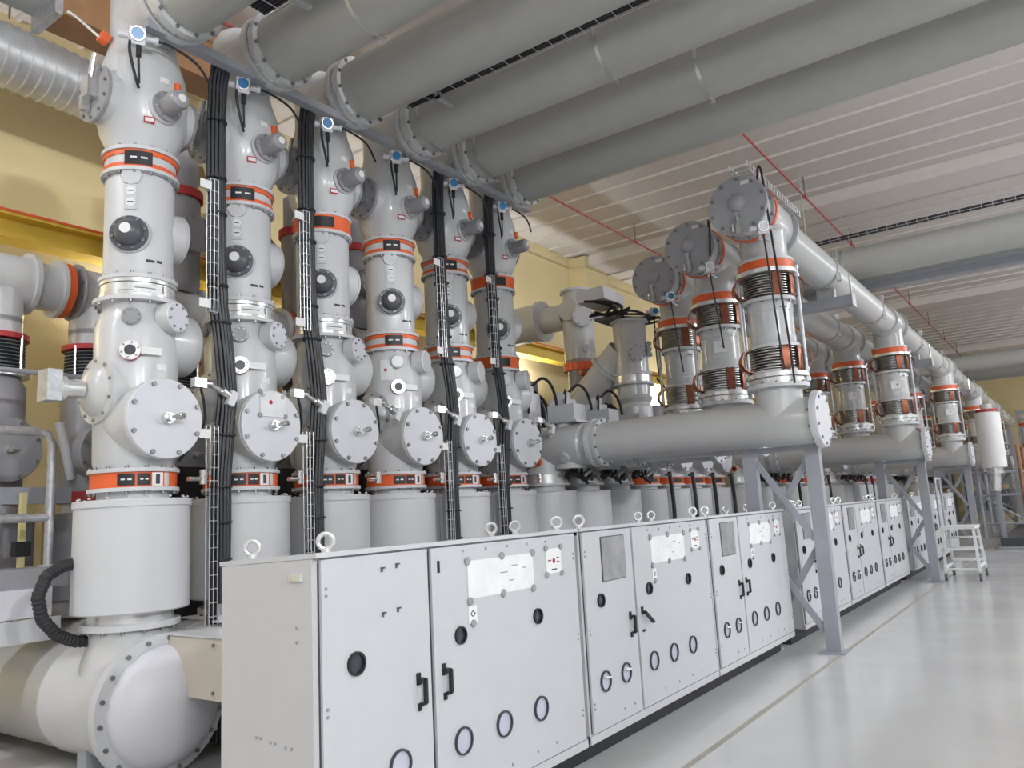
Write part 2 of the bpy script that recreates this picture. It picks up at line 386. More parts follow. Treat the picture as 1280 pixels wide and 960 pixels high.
    MB().disc((q.x*1.1, q.y*1.1, 2.955), d, .041, .01, 20, .002).build('port_glass', 'lens', pt); MB().ring((q.x*1.06, q.y*1.06, 2.955), d, .05, .074, .012, 24).build('gasket', 'inkred', pt)
    bolts(pt, (q.x*1.17, q.y*1.17, 2.955), d, .058, 6, .3, .008)
    d2 = Vector((-.15, -.99, 0)).normalized(); MB().box((d2.x*.325-.02, d2.y*.325, 2.955), (.15, .055, .006), ax=d2).build('tag_plate', 'white', t, False)
    sect(MB(), 2.82, 2.87, .297, D2R(-92), D2R(-76), .002, 4).build('tag_plate', 'paper', t)
    for (dx, dy, zz, rr, pr_) in ((-.6, -.8, 3.215, .066, .04), (.30, -.954, 3.235, .115, .10)):
        d = Vector((dx, dy, 0)); q = d*.27
        MB().lathe((q.x, q.y, zz), d, [(0, rr*1.04), (pr_, rr*1.04), (pr_, 0)], 28).build('port_stub', 'paint', t)
        q = d*(.27+pr_)
        if kind == 'A': cover(t, 'blind_cover', (q.x, q.y, zz), d, rr, .015, 8, 'cover_dark' if rr < .1 else 'cover', .010, .8)
        else: MB().lathe((q.x, q.y, zz), d, [(0, rr*1.04), (.02, rr*1.04), (.03, rr*.9), (.03, 0)], 28).build('blind_cover', 'paint', t)
    # link to the neighbour beside the end cover
    lk = MB().box((.27, -.40, 2.74), (.10, .06, .07)).cyl((.31, -.40, 2.74), (.37, -.40, 2.74), .03, 12).cyl((.36, -.40, 2.74), (.48, -.40, 2.69), .020, 10).cyl((.47, -.40, 2.70), (.53, -.40, 2.66), .034, 12).build('coupling_link', 'silver', t)
    MB().box((.55, -.41, 2.64), (.06, .05, .12), rot=Matrix.Rotation(.4, 3, 'Y')).build('link_head', 'cover', lk, False)
    MB().tube([(.30, -.38, 2.70), (.34, -.36, 2.6), (.36, -.34, 2.45), (.30, -.3, 2.3), (.2, -.25, 2.15)], .012, 6).build('hose', 'rubber', lk)
    MB().cyl((.25, -.30, 2.02), (.40, -.30, 2.02), .018, 10).cyl((.38, -.30, 1.98), (.38, -.30, 2.09), .03, 10).build('earthing_clamp', 'silver', t)
    # clamp flange between lower housing and upper tank
    if kind == 'A':
        MB().ring((0, 0, 3.35), (0, 0, 1), .2, .315, .03).build('flange_ring', 'paint_ct', t); boltring(t, (0, 0, 3.35), (0, 0, -1), .295, 14)
        w_ = MB().ring((0, 0, 3.38), (0, 0, 1), .2, .275, .045).ring((0, 0, 3.43), (0, 0, 1), .2, .268, .06).ring((0, 0, 3.495), (0, 0, 1), .2, .275, .03).build('clamp_band', 'alu', t)
        MB().ring((0, 0, 3.525), (0, 0, 1), .2, .285, .03).build('flange_ring', 'paint_ct', t); boltring(t, (0, 0, 3.553), (0, 0, 1), .27, 14)
        sect(MB(), 3.41, 3.475, .276, D2R(-126), D2R(-84)).build('name_plate', 'white', w_); sect(MB(), 3.44, 3.446, .2805, D2R(-124), D2R(-94), .001, 6).build('print', 'ink', w_)
        sect(MB(), 3.40, 3.485, .278, D2R(-80), D2R(-66)).build('clamp', 'alu', w_)
    else: band(t, 3.38, 3.52, .262, False, ((-150, -112),))
    # upper tank
    ut = MB().lathe((0, 0, 3.55), (0, 0, 1), [(0, 0), (0, .245), (.03, .252), (.78, .252), (.82, .235), (.84, 0)], 48).lathe((0, .02, 3.97), (1, 0, 0), [(0, .21), (.29, .21), (.29, 0)], 36).build('upper_tank', 'paint_ct' if kind == 'A' else 'paint', t)
    cover(t, 'side_cover', (.29, .02, 3.97), (1, 0, 0), .215, .03, 8, 'paint', .014)
    d = Vector((-.69, -.72, 0)).normalized(); q = d*.235
    MB().lathe((q.x, q.y, 3.86), d, [(0, .15), (.035, .145), (.04, 0)], 32).build('dome_seat', 'paint_ct', t)
    q = d*.275; gd = cover(t, 'dome_flange', (q.x, q.y, 3.86), d, .138, .018, 8, 'dome_grey', .012, .86)
    q = d*.29; MB().domed((q.x, q.y, 3.86), d, .105, .10, 32, 9).build('pressure_dome', 'dome_grey', gd)
    q = d*.387; MB().disc((q.x, q.y, 3.865), d, .04, .005, 20, .001).build('label_disc', 'white', gd)
    q = d*.25
    em = MB().box((q.x, q.y, 4.16), (.085, .20, .022), ax=d).build('emblem_plate', 'paint_ct', t, False)
    for zz in (4.115, 4.205):
        q2 = d*.261; o = MB().disc((q2.x, q2.y, zz), d, .034, .006, 18, .001).build('vent_disc', 'paper', em)
        MB().box((q2.x*1.027, q2.y*1.027, zz), (.045, .008, .003), ax=d, ).build('slot', 'ink', em, False)
    q = d*.235; MB().lathe((q.x, q.y, 4.33), d, [(0, .085), (.03, .075), (.032, 0)], 8).build('cast_pad', 'paint_ct', t)
    sect(MB(), 3.655, 3.675, .2535, D2R(-108), D2R(-94), .001, 4).build('stencil', 'ink', t); sect(MB(), 3.66, 3.68, .2535, D2R(-90), D2R(-80), .001, 4).build('stencil', 'ink', t)
    band(t, 4.40, 4.545, .255, False, ((-144, -102) if kind == 'A' else (-148, -110),))
    # top housing with elbow to the overhead pipe
    mb = MB().lathe((0, 0, 4.56), (0, 0, 1), [(0, 0), (0, .24), (.06, .25), (.16, .30), (.3, .335), (.52, .34), (.70, .32), (.86, .27), (.95, .25), (1.42, .25), (1.50, .21), (1.54, .12), (1.55, 0)], 48)
    mb.lathe((0, 0, 4.98), (-1, 0, 0), [(0, .215), (.36, .215), (.36, 0)], 36).lathe((0, 0, 4.98), (1, 0, 0), [(0, .20), (.34, .20), (.34, 0)], 36)
    mb.lathe((0, 0, 4.90), (0, -1, 0), [(0, .13), (.33, .13), (.35, .115), (.35, 0)], 30).lathe((0, 0, 5.74), (0, -1, 0), [(0, .25), (.44, .25), (.44, 0)], 40).build('top_housing', 'paint', t)
    sc = cover(t, 'side_cover', (-.36, 0, 4.98), (-1, 0, 0), .225, .035, 10, 'cyl_grey', .014)
    MB().box((-.43, -.02, 5.0), (.08, .10, .16)).cyl((-.44, -.04, 5.04), (-.44, -.10, 5.25), .022, 10).box((-.43, .05, 4.9), (.06, .05, .12)).build('lever', 'silver', sc, False)
    cover(t, 'side_cover', (.34, 0, 4.98), (1, 0, 0), .205, .03, 10, 'cyl_grey', .013)
    fc = MB().lathe((0, -.35, 4.90), (0, -1, 0), [(0, .118), (.022, .118), (.022, .08), (.17, .08), (.20, .068), (.215, .04), (.218, 0)], 32).build('surge_cylinder', 'cyl_grey', t)
    bolts(fc, (0, -.372, 4.90), (0, -1, 0), .10, 8, .3, .010, 'silver'); MB().disc((0, -.567, 4.90), (0, -1, 0), .032, .003, 16, .001).build('label_disc', 'white', fc)
    MB().cyl((.1, -.33, 5.06), (.1, -.33, 5.14), .028, 12).build('warning_cap', 'orange', t)
    tg = sect(MB(), 4.745, 4.795, .322, D2R(-117), D2R(-103), .003, 4).build('tag_plate', 'inkred', t); sect(MB(), 4.755, 4.785, .326, D2R(-115.5), D2R(-104.5), .001, 4).build('print', 'white', tg)
    sect(MB(), 5.10, 5.145, .341, D2R(-98), D2R(-86), .002, 4).build('tag_plate', 'white', t)
    g = gauge(t, (-.26, -.37, 5.36), (-.42, -.88, -.22))
    MB().tube([(-.31, -.37, 5.33), (-.32, -.38, 5.22), (-.27, -.37, 5.05), (-.22, -.34, 4.97)], .011, 6).build('gauge_lead', 'rubber', g)
    MB().tube([(-.25, -.38, 5.31), (-.25, -.38, 5.2)], .02, 8).tube([(-.25, -.38, 5.2), (-.23, -.36, 5.0)], .009, 6).build('gauge_lead', 'rubber', g)
    MB().tube([(-.18, -.38, 5.38), (-.02, -.42, 5.38), (.2, -.44, 5.32), (.36, -.4, 5.2)], .011, 6).build('gauge_lead', 'rubber', g)
    return t
colA = column('A', '', 'tall switchgear columns'); colB = column('B', '', 'tall switchgear columns')
labs = ['nearest tall grey switchgear column, standing fully clear of the cabinets at the left',
        'tall grey switchgear column with a white notice on its round end cover, second from left',
        'tall grey switchgear column with a white clamp band, third from left beside the bare gap',
        'tall grey switchgear column with two thin orange bands and a paper label, fourth from left',
        'slim looking grey switchgear column between two cable bundles, fifth from left',
        'tall grey switchgear column closest to the big horizontal aisle pipe, sixth from left']
cols = []
for i in range(6):
    src = colA if i < 3 else colB
    c = src if i in (0, 3) else copy_tree(src)
    c.location = (XC+P*i, YC, 0); c['label'] = labs[i]; cols.append(c)
t = cols[0]
mb = MB().cyl((-.39, 0, 2.68), (-.52, .02, 2.68), .06, 16).cyl((-.52, .02, 2.68), (-.56, .02, 2.68), .09, 16).build('drive_shaft', 'alu', t)
MB().b2(-.66, -.56, -.05, .10, 2.58, 2.80).build('drive_box', 'galv', t, False)
MB().cyl((-.27, .05, 5.5), (-.33, .05, 5.52), .05, 16).build('warning_cap', 'orange', t); MB().tube([(-.33, .05, 5.5), (-.5, .1, 5.62), (-.55, .12, 5.64)], .011, 6).build('vent_pipe', 'alu', t)
t = cols[1]
MB().b2(-.12, .13, -.425, -.418, 2.52, 2.72).build('notice', 'paper', t, False); MB().disc((-.02, -.425, 2.64), (0, -1, 0), .018, .002, 14, .0005).build('notice_dot', 'inkred', t)
for (x_, z_) in ((-.12, 2.725), (.12, 2.73), (-.12, 2.53), (.13, 2.53)): MB().disc((x_, -.42, z_), (0, -1, 0), .02, .01, 12, .002).build('magnet', 'magnet', t)
t = cols[2]; MB().ring((0, 0, 4.40), (0, 0, 1), .2, .276, .145).build('flange_band', 'orange', t); sect(MB(), 4.42, 4.525, .278, D2R(-146), D2R(-108)).build('name_plate', 'black', t)
t = cols[5]; MB().ring((0, 0, 4.40), (0, 0, 1), .2, .276, .145).build('flange_band', 'orange', t); sect(MB(), 4.42, 4.525, .278, D2R(-146), D2R(-108)).build('name_plate', 'black', t)
MB().ring((0, 0, 3.38), (0, 0, 1), .2, .283, .14).build('flange_band', 'orange', t); sect(MB(), 3.40, 3.50, .285, D2R(-146), D2R(-108)).build('name_plate', 'black', t)
t = cols[3]; sect(MB(), 3.03, 3.24, .302, D2R(-160), D2R(-135), .003).build('notice', 'paper', t); sect(MB(), 3.12, 3.15, .306, D2R(-152), D2R(-147), .001, 3).build('notice_dot', 'inkred', t)

# overhead pipes running out over the aisle
def ohpipe(x, y1, y0, label, strap=(2.4, 1.7), z=5.74, r=.285, r2=None, group='overhead pipes'):
    t = thing('overhead_pipe', label, 'pipe', (x, y1, z), group); L = y1-y0
    MB().lathe((0, 0, 0), (0, -1, 0), [(0, 0), (0, r), (L, r), (L, 0)], 48).build('tube', 'paint_shaded', t)
    for (q, rr, th, mt) in ((0, r+.045, .05, 'paint'), (.06, r+.02, .05, 'alu'), (.12, r+.045, .05, 'paint')): MB().ring((0, -q, 0), (0, -1, 0), r-.03, rr, th, 48).build('flange_ring', mt, t)
    boltring(t, (0, -.17, 0), (0, -1, 0), r+.025, 12, .016)
    for q in strap:
        MB().ring((0, -q, 0), (0, -1, 0), r-.01, r+.006, .035, 48).build('strap', 'wire', t)
        MB().box((.12, -q-.02, -r-.01), (.07, .05, .05)).build('strap_buckle', 'silver', t, False)
    return t
ohl = ['nearest overhead pipe, cut by the top edge of the photo', 'overhead pipe above the second tall column', 'overhead pipe above the third tall column',
       'overhead pipe with a black cable tray along its upper edge', 'overhead pipe next to the outermost, with a steel strap at mid-length', 'outermost overhead pipe against the bare ribbed ceiling']
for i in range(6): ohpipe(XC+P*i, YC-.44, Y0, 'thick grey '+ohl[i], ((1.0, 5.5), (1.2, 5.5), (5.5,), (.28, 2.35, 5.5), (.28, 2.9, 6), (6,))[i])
# angle beams under the pipes
for (xa, xb, lab) in ((2.95, 5.62, 'grey steel angle beam in front of the three nearest columns, under the pipes'), (5.85, 8.08, 'grey steel angle beam in front of columns four to six, under the pipes')):
    t = thing('angle_iron', lab, 'beam', ((xa+xb)/2, 5.28, 5.42)); h = (xb-xa)/2
    MB().b2(-h, h, -.008, .008, 0, .075).build('upright_leg', 'steel', t, False); MB().b2(-h, h, 0.008, .085, 0, .01).build('flat_leg', 'steel', t, False)
    for k in range(3): xx = XC+P*(k+(0 if xa < 5 else 3))-(xa+xb)/2; MB().b2(xx-.03, xx+.03, .02, .2, .01, .10).build('bracket', 'steel', t, False)

# cable bundles and wire trays between the columns
def bundle(x, label):
    t = thing('cable_bundle', label, 'cables', (x, 5.42, 0), 'black cable bundles')
    path = [(0, -.02, 5.5), (-.02, 0, 5.3), (-.03, 0, 5.0), (-.03, 0, 4.3), (-.02, 0, 3.7), (.0, 0, 3.4), (.04, -.02, 3.0), (.07, -.02, 2.7), (.05, -.01, 2.4), (.03, 0, 2.0), (.03, 0, 1.5), (.03, 0, .9), (.03, 0, .1)]
    pts = []
    for a, b in zip(path, path[1:]):
        for k in range(3): pts.append(Vector(a).lerp(Vector(b), k/3))
    pts.append(Vector(path[-1])); offs = [(-.066, .005), (-.05, -.025), (-.022, -.034), (.008, -.037), (.036, -.030), (.062, -.012), (.068, .018), (.012, .0), (-.02, .03), (.03, .035)]
    for k, (ox, oy) in enumerate(offs):
        MB().tube([p+Vector((ox+random.uniform(-.003, .003), oy, 0)) for p in pts], .0165, 6).build('cable', 'cable', t)
    for zz in (4.95, 4.45, 4.15, 3.55, 3.25, 2.35, 1.95, 1.68, 1.4, 1.15):
        i = min(range(len(pts)), key=lambda k: abs(pts[k].z-zz)); p = pts[i]
        MB().ring((p.x, p.y, zz), (0, 0, 1), .076, .085, .014, 16).box((p.x+.07, p.y-.01, zz+.007), (.03, .008, .006)).build('cable_tie', 'black', t)
def vtray(x, z0, z1, label, dx=0):
    t = thing('wire_tray', label, 'cable tray', (x+dx, 5.35, z0), 'upright wire trays'); H = z1-z0
    for xx in (-.035, .0, .035): MB().cyl((xx, 0, 0), (xx, 0, H), .0036, 6).build('wire', 'wire', t)
    for xx in (-.035, .035): MB().cyl((xx, .05, 0), (xx, .05, H), .0036, 6).build('wire', 'wire', t)
    me = shared('rung', lambda m: m.tube([(-.035, .05, 0), (-.035, 0, 0), (.035, 0, 0), (.035, .05, 0)], .0036, 6, smooth=False), 'wire')
    for k in range(int(H/.1)+1): link('rung', me, t, (0, 0, k*.1))
    MB().b2(-.13, -.03, -.005, .0, H*.02, H*.02+.07).build('tray_bracket', 'white', t, False); MB().b2(-.13, -.03, -.005, .0, H-.1, H-.03).build('tray_bracket', 'white', t, False)
gaps = ((0, 'between the nearest two tall columns'), (1, 'between the second and third tall columns'), (3, 'between the fourth and fifth tall columns'), (4, 'between the fifth and sixth tall columns'))
for (i, s) in gaps:
    x = XC+P*(i+.5); bundle(x+.02, 'thick bundle of black cables hanging '+s)
    vtray(x, 3.32, 4.42, 'upper upright wire tray section '+s, -.07); vtray(x, .2, 2.42, 'lower upright wire tray section '+s, -.06)
def htray(x, z, y1, y0, label):
    t = thing('cable_tray', label, 'cable tray', (x, (y0+y1)/2, z)); L = (y1-y0)/2
    for (xx, zz) in ((-.1, 0), (.1, 0), (-.1, .09), (.1, .09)): MB().cyl((xx, -L, zz), (xx, L, zz), .005, 6).build('wire', 'wire', t)
    me = shared('tray_rung', lambda m: m.tube([(-.1, 0, .09), (-.1, 0, 0), (.1, 0, 0), (.1, 0, .09)], .005, 6, smooth=False), 'wire')
    for k in range(int(2*L/.16)): link('rung', me, t, (0, -L+k*.16, 0))
    for k in range(5): MB().tube([(-.075+k*.037, -L, .03), (-.07+k*.035, 0, .035), (-.075+k*.037, L, .03)], .02, 6).build('cable', 'cable', t)
    for q in (-L+.6, -L*.3, L*.3, L-.5): MB().b2(-.12, -.10, q-.03, q+.03, -.14, .08).b2(-.12, .12, q-.03, q+.03, -.14, -.12).build('tray_foot', 'galv', t, False)
htray(XC+P*2.5, 5.72, 5.0, Y0, 'wire tray full of black cables between the third and fourth overhead pipes')
htray(XC+P*.5, 5.74, 4.9, Y0, 'wire tray with black cables between the first and second overhead pipes')

# rear columns standing on the same tanks, and their busbar along the hall
def rear_column():
    t = thing('rear_stack', '', 'switchgear', (0, 0, 0), 'rear switchgear columns')
    MB().disc((0, 0, .87), (0, 0, 1), .33, .16, 36).build('base_flange', 'paint_ct', t)
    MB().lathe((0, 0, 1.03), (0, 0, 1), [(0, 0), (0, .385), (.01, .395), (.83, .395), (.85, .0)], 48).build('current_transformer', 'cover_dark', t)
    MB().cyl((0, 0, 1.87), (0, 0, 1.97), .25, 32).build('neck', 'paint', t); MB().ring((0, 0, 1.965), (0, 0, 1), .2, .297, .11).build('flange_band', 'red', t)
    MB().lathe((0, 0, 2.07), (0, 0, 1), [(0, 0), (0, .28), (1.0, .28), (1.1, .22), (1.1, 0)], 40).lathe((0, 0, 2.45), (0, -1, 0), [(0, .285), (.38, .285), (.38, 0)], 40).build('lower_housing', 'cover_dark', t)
    c = cover(t, 'end_cover', (0, -.38, 2.45), (0, -1, 0), .296, .03, 8, 'cover_dark', .018, .9, .39); MB().cyl((0, -.41, 2.45), (0, -.48, 2.45), .03, 12).cyl((0, -.47, 2.45), (.07, -.48, 2.45), .018, 10).build('filling_valve', 'silver', c)
    MB().cyl((-.24, -.15, 2.2), (-.40, -.2, 2.75), .045, 12).build('drive_rod', 'paint_ct', t)
    MB().ring((0, 0, 3.17), (0, 0, 1), .15, .30, .04).build('flange_ring', 'alu', t)
    mb = MB(); pr = [(0, .20)]
    for k in range(9): pr += [(k*.035+.01, .26), (k*.035+.02, .26), (k*.035+.03, .205)]
    mb.lathe((0, 0, 3.21), (0, 0, 1), pr+[(.33, .2)], 32).build('bellows', 'steel_dark', t)
    for a in (30, 120, 210, 300): MB().cyl((math.cos(D2R(a))*.28, math.sin(D2R(a))*.28, 3.18), (math.cos(D2R(a))*.28, math.sin(D2R(a))*.28, 3.56), .016, 8).build('tie_rod', 'silver', t)
    MB().ring((0, 0, 3.53), (0, 0, 1), .15, .29, .05).build('flange_band', 'red', t); MB().cyl((0, 0, 3.58), (0, 0, 3.75), .23, 32).build('neck', 'paint', t)
    MB().lathe((0, 0, 4.15), (1, 0, 0), [(-.20, 0), (-.20, .26), (.24, .26), (.24, 0)], 40).cyl((0, 0, 3.7), (0, 0, 4.1), .23, 32).lathe((.2, 0, 4.15), (1, 0, 0), [(0, .235), (.36, .235), (.36, 0)], 40).build('bus_tee', 'paint', t)
    c = cover(t, 'end_cover', (-.20, 0, 4.15), (-1, 0, 0), .30, .03, 10, 'cover_dark', .014)
    o = MB().ring((.24, 0, 4.15), (1, 0, 0), .2, .31, .045).build('flange_ring', 'paint', t); MB().ring((.55, 0, 4.15), (1, 0, 0), .2, .285, .075).build('flange_band', 'orange', t)
    MB().ring((.51, 0, 4.15), (1, 0, 0), .2, .30, .035).build('flange_ring', 'paint', t)
    return t
rc = rear_column()
for i in range(6):
    c = rc if i == 0 else copy_tree(rc); c.location = (XC+P*i, 8.3, 0)
    if i > 1:
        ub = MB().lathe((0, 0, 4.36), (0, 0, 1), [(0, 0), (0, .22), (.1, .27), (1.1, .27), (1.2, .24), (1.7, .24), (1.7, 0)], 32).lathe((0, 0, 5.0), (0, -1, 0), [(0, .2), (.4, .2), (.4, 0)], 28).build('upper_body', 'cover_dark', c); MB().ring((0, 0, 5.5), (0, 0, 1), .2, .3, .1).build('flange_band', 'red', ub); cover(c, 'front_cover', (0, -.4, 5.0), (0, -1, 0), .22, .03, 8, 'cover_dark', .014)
    c['label'] = 'dark rear switchgear column standing behind the %s tall front column' % ('nearest', 'second', 'third', 'fourth', 'fifth', 'sixth')[i]

# ------------------------------------------------------------------ control cabinets along the aisle
FY = 2.75; CW = 2.17
def porthole(door, x, z, r, light, tilt=0):
    MB().ring((x, -.02, z), (0, -1, 0), r*(.88 if light else .80), r, .014, 28).build('porthole_ring', 'black' if not light else 'ink', door)
    MB().disc((x, -.014, z), (0, -1, 0), r*.90, .008, 28, .001).build('porthole_glass', 'lens_light' if light else 'lens', door)
    if light == 2: MB().box((x+.01, -.03, z+r*.35), (r*1.1, .03, .012), rot=Matrix.Rotation(.15, 3, 'Y')).build('gauge_flap', 'white', door, False)
def handle(door, x, z, open_=False):
    if open_: mb = MB().b2(x-.012, x+.012, -.03, -.018, z+.03, z+.085).bar((x, -.045, z+.05), (x+.10, -.06, z-.035), .022, .018).b2(x-.01, x+.02, -.03, -.018, z-.09, z-.075)
    else: mb = MB().b2(x-.012, x+.012, -.03, -.018, z+.03, z+.085).b2(x-.010, x+.030, -.05, -.022, z+.040, z+.060).b2(x+.016, x+.032, -.056, -.038, z-.058, z+.056).b2(x+.0, x+.030, -.05, -.026, z-.064, z-.052).b2(x-.008, x+.008, -.034, -.018, z-.088, z-.055)
    h = mb.build('handle', 'black', door, False); return h
def door_(root, x0, x1, z0, z1):
    d = MB().b2(x0, x1, -.02, 0, z0, z1).build('door', 'cabinet', root, False)
    MB().b2(x0-.006, x0, -.005, .0, z0, z1).build('door_gap', 'ink', d, False); MB().b2(x1, x1+.006, -.005, 0, z0, z1).build('door_gap', 'ink', d, False)
    return d
def cabinet(x0, label, near=False):
    t = thing('control_cabinet', label, 'cabinet', (x0, FY, 0), 'control cabinets')
    MB().prism_x(0, CW, [(0, .17), (.64, .17), (.64, 1.462), (0, 1.492)]).build('body', 'cabinet_side', t, False)
    MB().box((CW/2, .315, 1.490), (CW+.012, .69, .022), rot=Matrix.Rotation(-.046, 3, 'X')).build('roof_sheet', 'cabinet', t, False); MB().b2(.0, CW, -.012, .02, .165, .215).build('bottom_rail', 'cabinet', t, False)
    MB().b2(-.02, CW+.02, .16, .6, .0, .17).build('plinth', 'rubber', t, False); MB().b2(0, CW, -.002, .03, 1.47, 1.492).build('head_rail', 'cabinet', t, False)  # plinth near-black: the shadow under the cabinet is put into its colour
    a = door_(t, .03, .715, .225, 1.485); b = door_(t, .745, CW-.03, .225, 1.485)
    if near: porthole(a, .22, 1.02, .052, 0); porthole(a, .48, .525, .07, 1)
    else:
        porthole(a, .22, 1.03, .045, 0); porthole(a, .21, .515, .066, 2); porthole(a, .5, .515, .066, 2)
        MB().b2(.27, .60, -.03, -.02, 1.15, 1.44).build('document_pocket', 'plate', a, False); MB().b2(.265, .605, -.024, -.02, 1.145, 1.445).build('pocket_edge', 'ink', a, False)
    porthole(b, .95, 1.03, .045, 0); porthole(b, 1.67, 1.03, .045, 0)
    for x in (.94, 1.29, 1.65): porthole(b, x, .515, .068, 1)
    handle(a, .62, .82); handle(b, .81, .83, (not near) and x0 < 6)
    me = shared('screw', lambda m: m.lathe((0, 0, 0), (0, -1, 0), [(0, .008), (.005, .007), (.005, 0)], 8), 'magnet')
    for (dd, xs) in ((a, (.055,)), (b, (CW-.055,))):
        for x in xs:
            for z in (1.36, 1.33, .86, .83, .4, .37): link('screw', me, dd, (x, -.02, z))
    for (x, z) in ((.40, 1.215), (.50, 1.225), (.40, 1.42), (.50, 1.43)) if near else (): MB().box((x, -.025, z), (.025, .01, .007)).box((x-.008, -.025, z-.008), (.007, .01, .02)).build('latch_hook', 'steel_dark', a, False)
    for x in (1.0, 1.2, 1.4, 1.6, 1.8): link('screw', me, b, (x, -.02, 1.455))
    for x in (.45, .6, 1.1, 1.35, 1.6, 1.8): link('screw', me, b if x > .72 else a, (x, -.02, .29))
    me = shared('lifting_eye', lambda m: (m.tube([(math.cos(k*math.pi/8)*.034, 0, .052+math.sin(k*math.pi/8)*.034) for k in range(16)], .011, 8, True), m.cyl((0, 0, 0), (0, 0, .022), .022, 10)), 'alu')
    for (x, y) in ((.12, .05), (CW-.12, .05), (.12, .58), (CW-.12, .58)):
        o = link('lifting_eye', me, t, (x, y, 1.51 if y < .3 else 1.49)); o.rotation_euler.z = -.75
    if near:
        MB().b2(.79, .805, -.026, -.02, 1.36, 1.42).build('key_slot', 'black', b, False)
        sp = MB().prism_x(-.006, -.001, [(0, .2), (.64, .2), (.64, 1.462), (0, 1.492)]).build('side_panel', 'cabinet_side', t, False)
        for (y, z) in ((.1, 1.2), (.1, 1.14), (.38, .72), (.35, .72), (.28, .71), (.25, .71), (.18, .70), (.14, .70)): MB().lathe((-.006, y, z), (-1, 0, 0), [(0, .008), (.004, .007), (.004, 0)], 8).build('screw', 'magnet', sp)
        MB().b2(-.02, -.006, .06, .14, 1.40, 1.43).build('name_plate', 'alu', t, False)
    return t
def notices(x0, who, z0=1.2, z1=1.4):
    y = FY-.021
    g = tag(MB().b2(-.31, .31, -.003, 0, -.1, .1).build('paper_notice', 'paper', None, False), 'wide white paper notice on %s' % who, 'notice', 'paper notices on cabinets'); g.location = (x0+1.34, y, 1.30)
    for (a, b, w_) in ((-.02, .01, .07), (.06, -.04, .05), (.09, .04, .06), (.2, .02, .03)): MB().b2(a, a+w_, -.0034, -.003, b, b+.006).build('print', 'magnet', g, False)
    for (a, b) in ((-.31, .1), (0, .105), (.31, .1), (-.30, -.11), (0, -.1), (.3, -.105)): MB().disc((a, -.003, b), (0, -1, 0), .022, .008, 14, .002).build('magnet', 'magnet', g)
    g = tag(MB().b2(-.085, .085, -.003, 0, -.075, .075).build('safety_sign', 'white', None, False), 'small white sign with a red dot on %s' % who, 'sign', 'safety signs on cabinets'); g.location = (x0+1.88, y, 1.335)
    MB().disc((0, -.003, .0), (0, -1, 0), .016, .001, 16, .0003).build('red_dot', 'inkred', g)
    for (a, b, w_) in ((-.065, 0, .035), (.03, .012, .03), (.03, -.012, .03), (-.03, -.055, .06)): MB().b2(a, a+w_, -.0036, -.003, b, b+.007).build('print', 'ink', g, False)
    for (a, b) in ((-.085, .08), (.085, .08), (-.085, -.08), (.085, -.08)): MB().disc((a, -.003, b), (0, -1, 0), .018, .008, 12, .002).build('magnet', 'magnet', g)
    g = tag(MB().b2(-.035, .035, -.003, 0, -.05, .04).build('paper_tag', 'white', None, False), 'little white tag hanging below the notice on %s' % who, 'tag', 'paper tags on cabinets'); g.location = (x0+1.06, y, 1.125)
    MB().ring((0, -.003, 0), (0, -1, 0), .010, .016, .001, 14).b2(-.022, -.012, -.004, -.003, -.003, .003).b2(.012, .022, -.004, -.003, -.003, .003).build('print', 'ink', g); MB().disc((0, -.003, -.05), (0, -1, 0), .02, .008, 12, .002).build('magnet', 'magnet', g)
CABX = [2.33, 4.54, 6.74] + [9.32+2.225*k for k in range(3)] + [16.45+2.225*k for k in range(3)]
cn = ['nearest grey control cabinet, its plain side showing', 'second grey control cabinet from the camera, one handle swung out', 'third grey control cabinet, ending beside the first steel frame'] +      ['grey control cabinet, %s in the row beyond the first steel frame' % ORD[k] for k in range(3)] + ['distant grey control cabinet, %s in the row beyond the second steel frame' % ORD[k] for k in range(3)]
sn = ['the nearest cabinet', 'the second cabinet', 'the third cabinet'] + ['the %s cabinet beyond the first steel frame' % ORD[k] for k in range(3)] + ['the %s cabinet beyond the second steel frame' % ORD[k] for k in range(3)]
proto = None
for i, x in enumerate(CABX):
    if i < 3: c = cabinet(x, cn[i], i == 0); proto = c if i == 2 else proto
    else: c = copy_tree(proto); c.location.x = x; c['label'] = cn[i]
    notices(x, sn[i])

# ------------------------------------------------------------------ feeders: column, aisle pipe, bellows riser, frame; repeated down the hall
PER = 7.15; FX = 8.80
def feeder_column():
    t = thing('feeder_stack', '', 'switchgear', (0, 0, 0), 'feeder columns')
    MB().lathe((0, -.36, .47), (0, 1, 0), [(0, 0), (0, .40), (3.4, .40), (3.4, 0)], 36).cyl((0, 0, .6), (0, 0, 1.09), .29, 32).build('breaker_tank', 'paint_warm', t)
    MB().domed((0, -.36, .47), (0, -1, 0), .40, .26, 32, 8).build('dome_end', 'cover', t); MB().b2(-.3, .3, 0, .12, 0, .3).b2(-.3, .3, 2.3, 2.42, 0, .3).build('saddle', 'steel', t, False)
    MB().lathe((0, 0, 1.09), (0, 0, 1), [(0, 0), (0, .385), (.01, .395), (.77, .395), (.785, .405), (.80, .0)], 48).build('current_transformer', 'paint_ct', t)
    MB().cyl((0, 0, 1.88), (0, 0, 1.95), .25, 32).build('neck', 'paint', t)
    return t
